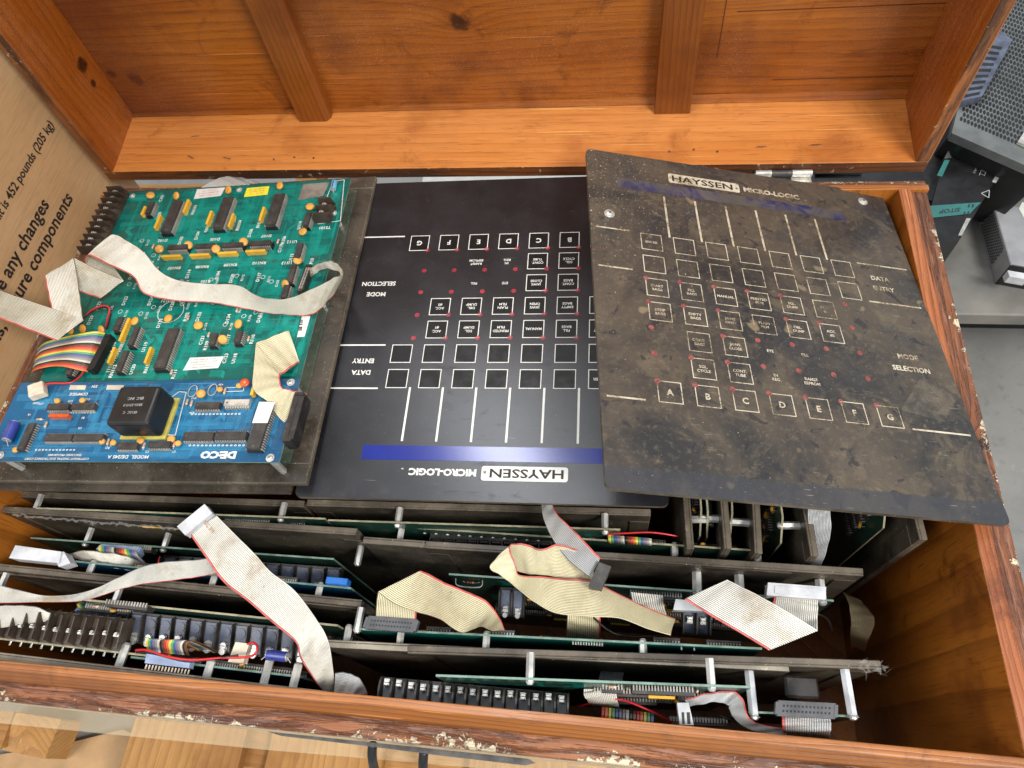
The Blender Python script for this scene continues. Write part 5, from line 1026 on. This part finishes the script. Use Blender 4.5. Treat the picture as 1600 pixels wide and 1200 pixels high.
ribbon(e, [(1318, 925, 1346, 940, -.17, -.17), (1326, 945, 1362, 960, -.16, -.16), (1330, 968, 1366, 976, -.16, -.16), (1329, 988, 1355, 1002, -.17, -.17), (1330, 1010, 1352, 1016, -.22, -.22)], 16, ('r_tan', 'r_groove'), None, thing=t)
for (tt, secs, mt) in ((tB, [(700, 925, 712, 960, -.06, -.09), (740, 935, 745, 962, -.05, -.08), (775, 955, 770, 975, -.06, -.09)], 'r_grey'), (tB, [(985, 925, 1035, 930, -.05, -.05), (990, 945, 1038, 950, -.05, -.06), (1000, 962, 1044, 968, -.08, -.08)], 'r_white'),
                       (tD, [(940, 1045, 975, 1048, -.09, -.09), (935, 1062, 972, 1064, -.08, -.08), (930, 1085, 968, 1088, -.10, -.10)], 'r_grey')):
    ribbon(tt.e, secs, 14, (mt, 'r_grooveg'), None, thing=tt)
for (tt, pts, mt) in ((tB, [(850, 960, -.09), (900, 945, -.06), (960, 990, -.05), (1030, 995, -.08)], 'wire_black'), (tB, [(1130, 960, -.07), (1170, 985, -.05), (1230, 1000, -.07)], 'wire_red'), (tD, [(900, 1105, -.05), (960, 1092, -.03), (1010, 1108, -.03), (1050, 1128, -.05)], 'wire_red'),
                      (tD, [(1095, 1100, -.06), (1130, 1120, -.04), (1170, 1135, -.05)], 'wire_black'), (tB, [(1240, 990, -.08), (1262, 960, -.05), (1290, 965, -.06), (1300, 985, -.10)], 'wire_black')):
    wire(tt.e, pts, mt, .001, tt)
# ================================================================== LOOSE RIBBONS ON TOP
def loose(label, secs, mats, red, con=None, n=23):
    p0 = at(secs[0][0], secs[0][1], secs[0][4]); t = T('ribbon_cable', label, 'ribbon cable', Matrix.Translation(p0)); ribbon(t.e, secs, n, mats, red, 'cable', thing=t); return t
t = loose('long stained white ribbon with a grey plug laid diagonally over the left units', [(297, 834, 338, 806, .028, .028), (320, 868, 372, 840, .030, .030), (350, 910, 400, 868, .026, .026), (385, 937, 422, 893, .022, .022), (425, 972, 460, 923, .018, .018), (462, 1003, 492, 965, .010, .010), (470, 1030, 512, 1000, .0, .0), (492, 1062, 520, 1045, -.02, -.02), (512, 1090, 524, 1085, -.05, -.05)], ('r_white', 'r_grooveg'), 'A')
P = [t.loc(at(x, y, .031)) for x, y in ((279, 824), (292, 838), (334, 803), (322, 789))]; mb = MB(); mb.prism([p - Vector((0, 0, .006)) for p in P], (0, 0, .009)); mb.build('cable_plug', M_['wplas'], t.e, bevel=.0008)
mb = MB(); ex = (P[2] - P[1]).normalized(); ey = Vector((-ex.y, ex.x, 0)); put_text(mb, 'A2C 3M', t.loc(at(326, 822, .0315)), .0035, (-ey), ex, None, .0); mb.build('printed_mark', plain('brown_ink', (.35, .16, .08), .6), t.e)
loose('white ribbon with a red edge winding across the left units from the left wall', [(-30, 905, -30, 942, .01, .0), (60, 930, 60, 941, .01, .006), (130, 926, 130, 938, .012, .008), (185, 903, 190, 920, .012, .004), (225, 885, 235, 911, .012, .002), (265, 878, 285, 905, .012, .0), (310, 875, 318, 900, .012, .002), (345, 868, 350, 893, .012, .004)], ('r_white', 'r_grooveg'), 'B')
loose('white ribbon leaf curling down at the left wall beside the barrier terminals', [(-30, 950, -30, 985, -.008, -.02), (15, 946, 22, 978, -.008, -.022), (50, 948, 62, 972, -.012, -.024), (86, 960, 90, 974, -.02, -.03)], ('r_white', 'r_grooveg'), None)
t = loose('grey ribbon with a black plug hanging from under the middle control panel', [(846, 786, 862, 786, .0, .0), (850, 812, 872, 806, .006, .006), (866, 846, 900, 832, .012, .012), (890, 876, 928, 862, .014, .014), (922, 902, 938, 872, .012, .012)], ('r_grey', 'r_grooveg'), 'B', n=14)
P = [t.loc(at(x, y, .016)) for x, y in ((919, 917), (940, 921), (955, 886), (936, 879))]; mb = MB(); mb.prism([p - Vector((0, 0, .008)) for p in P], (0, 0, .010)); mb.build('cable_plug', M_['chipd'], t.e, bevel=.0008)
loose('grey ribbon curled against the near wall between the left and right units', [(524, 1052, 522, 1082, -.02, -.03), (545, 1052, 540, 1084, -.018, -.03), (562, 1062, 555, 1086, -.02, -.03), (574, 1082, 572, 1092, -.03, -.04)], ('r_grey', 'r_grooveg'), None, n=14)
loose('white ribbon end sticking up behind the green board at the slot', [(300, 300, 330, 312, .03, .02), (330, 284, 372, 300, .028, .02), (350, 276, 400, 290, .024, .016), (375, 277, 410, 286, .02, .01)], ('r_white', 'r_grooveg'), None, n=14)
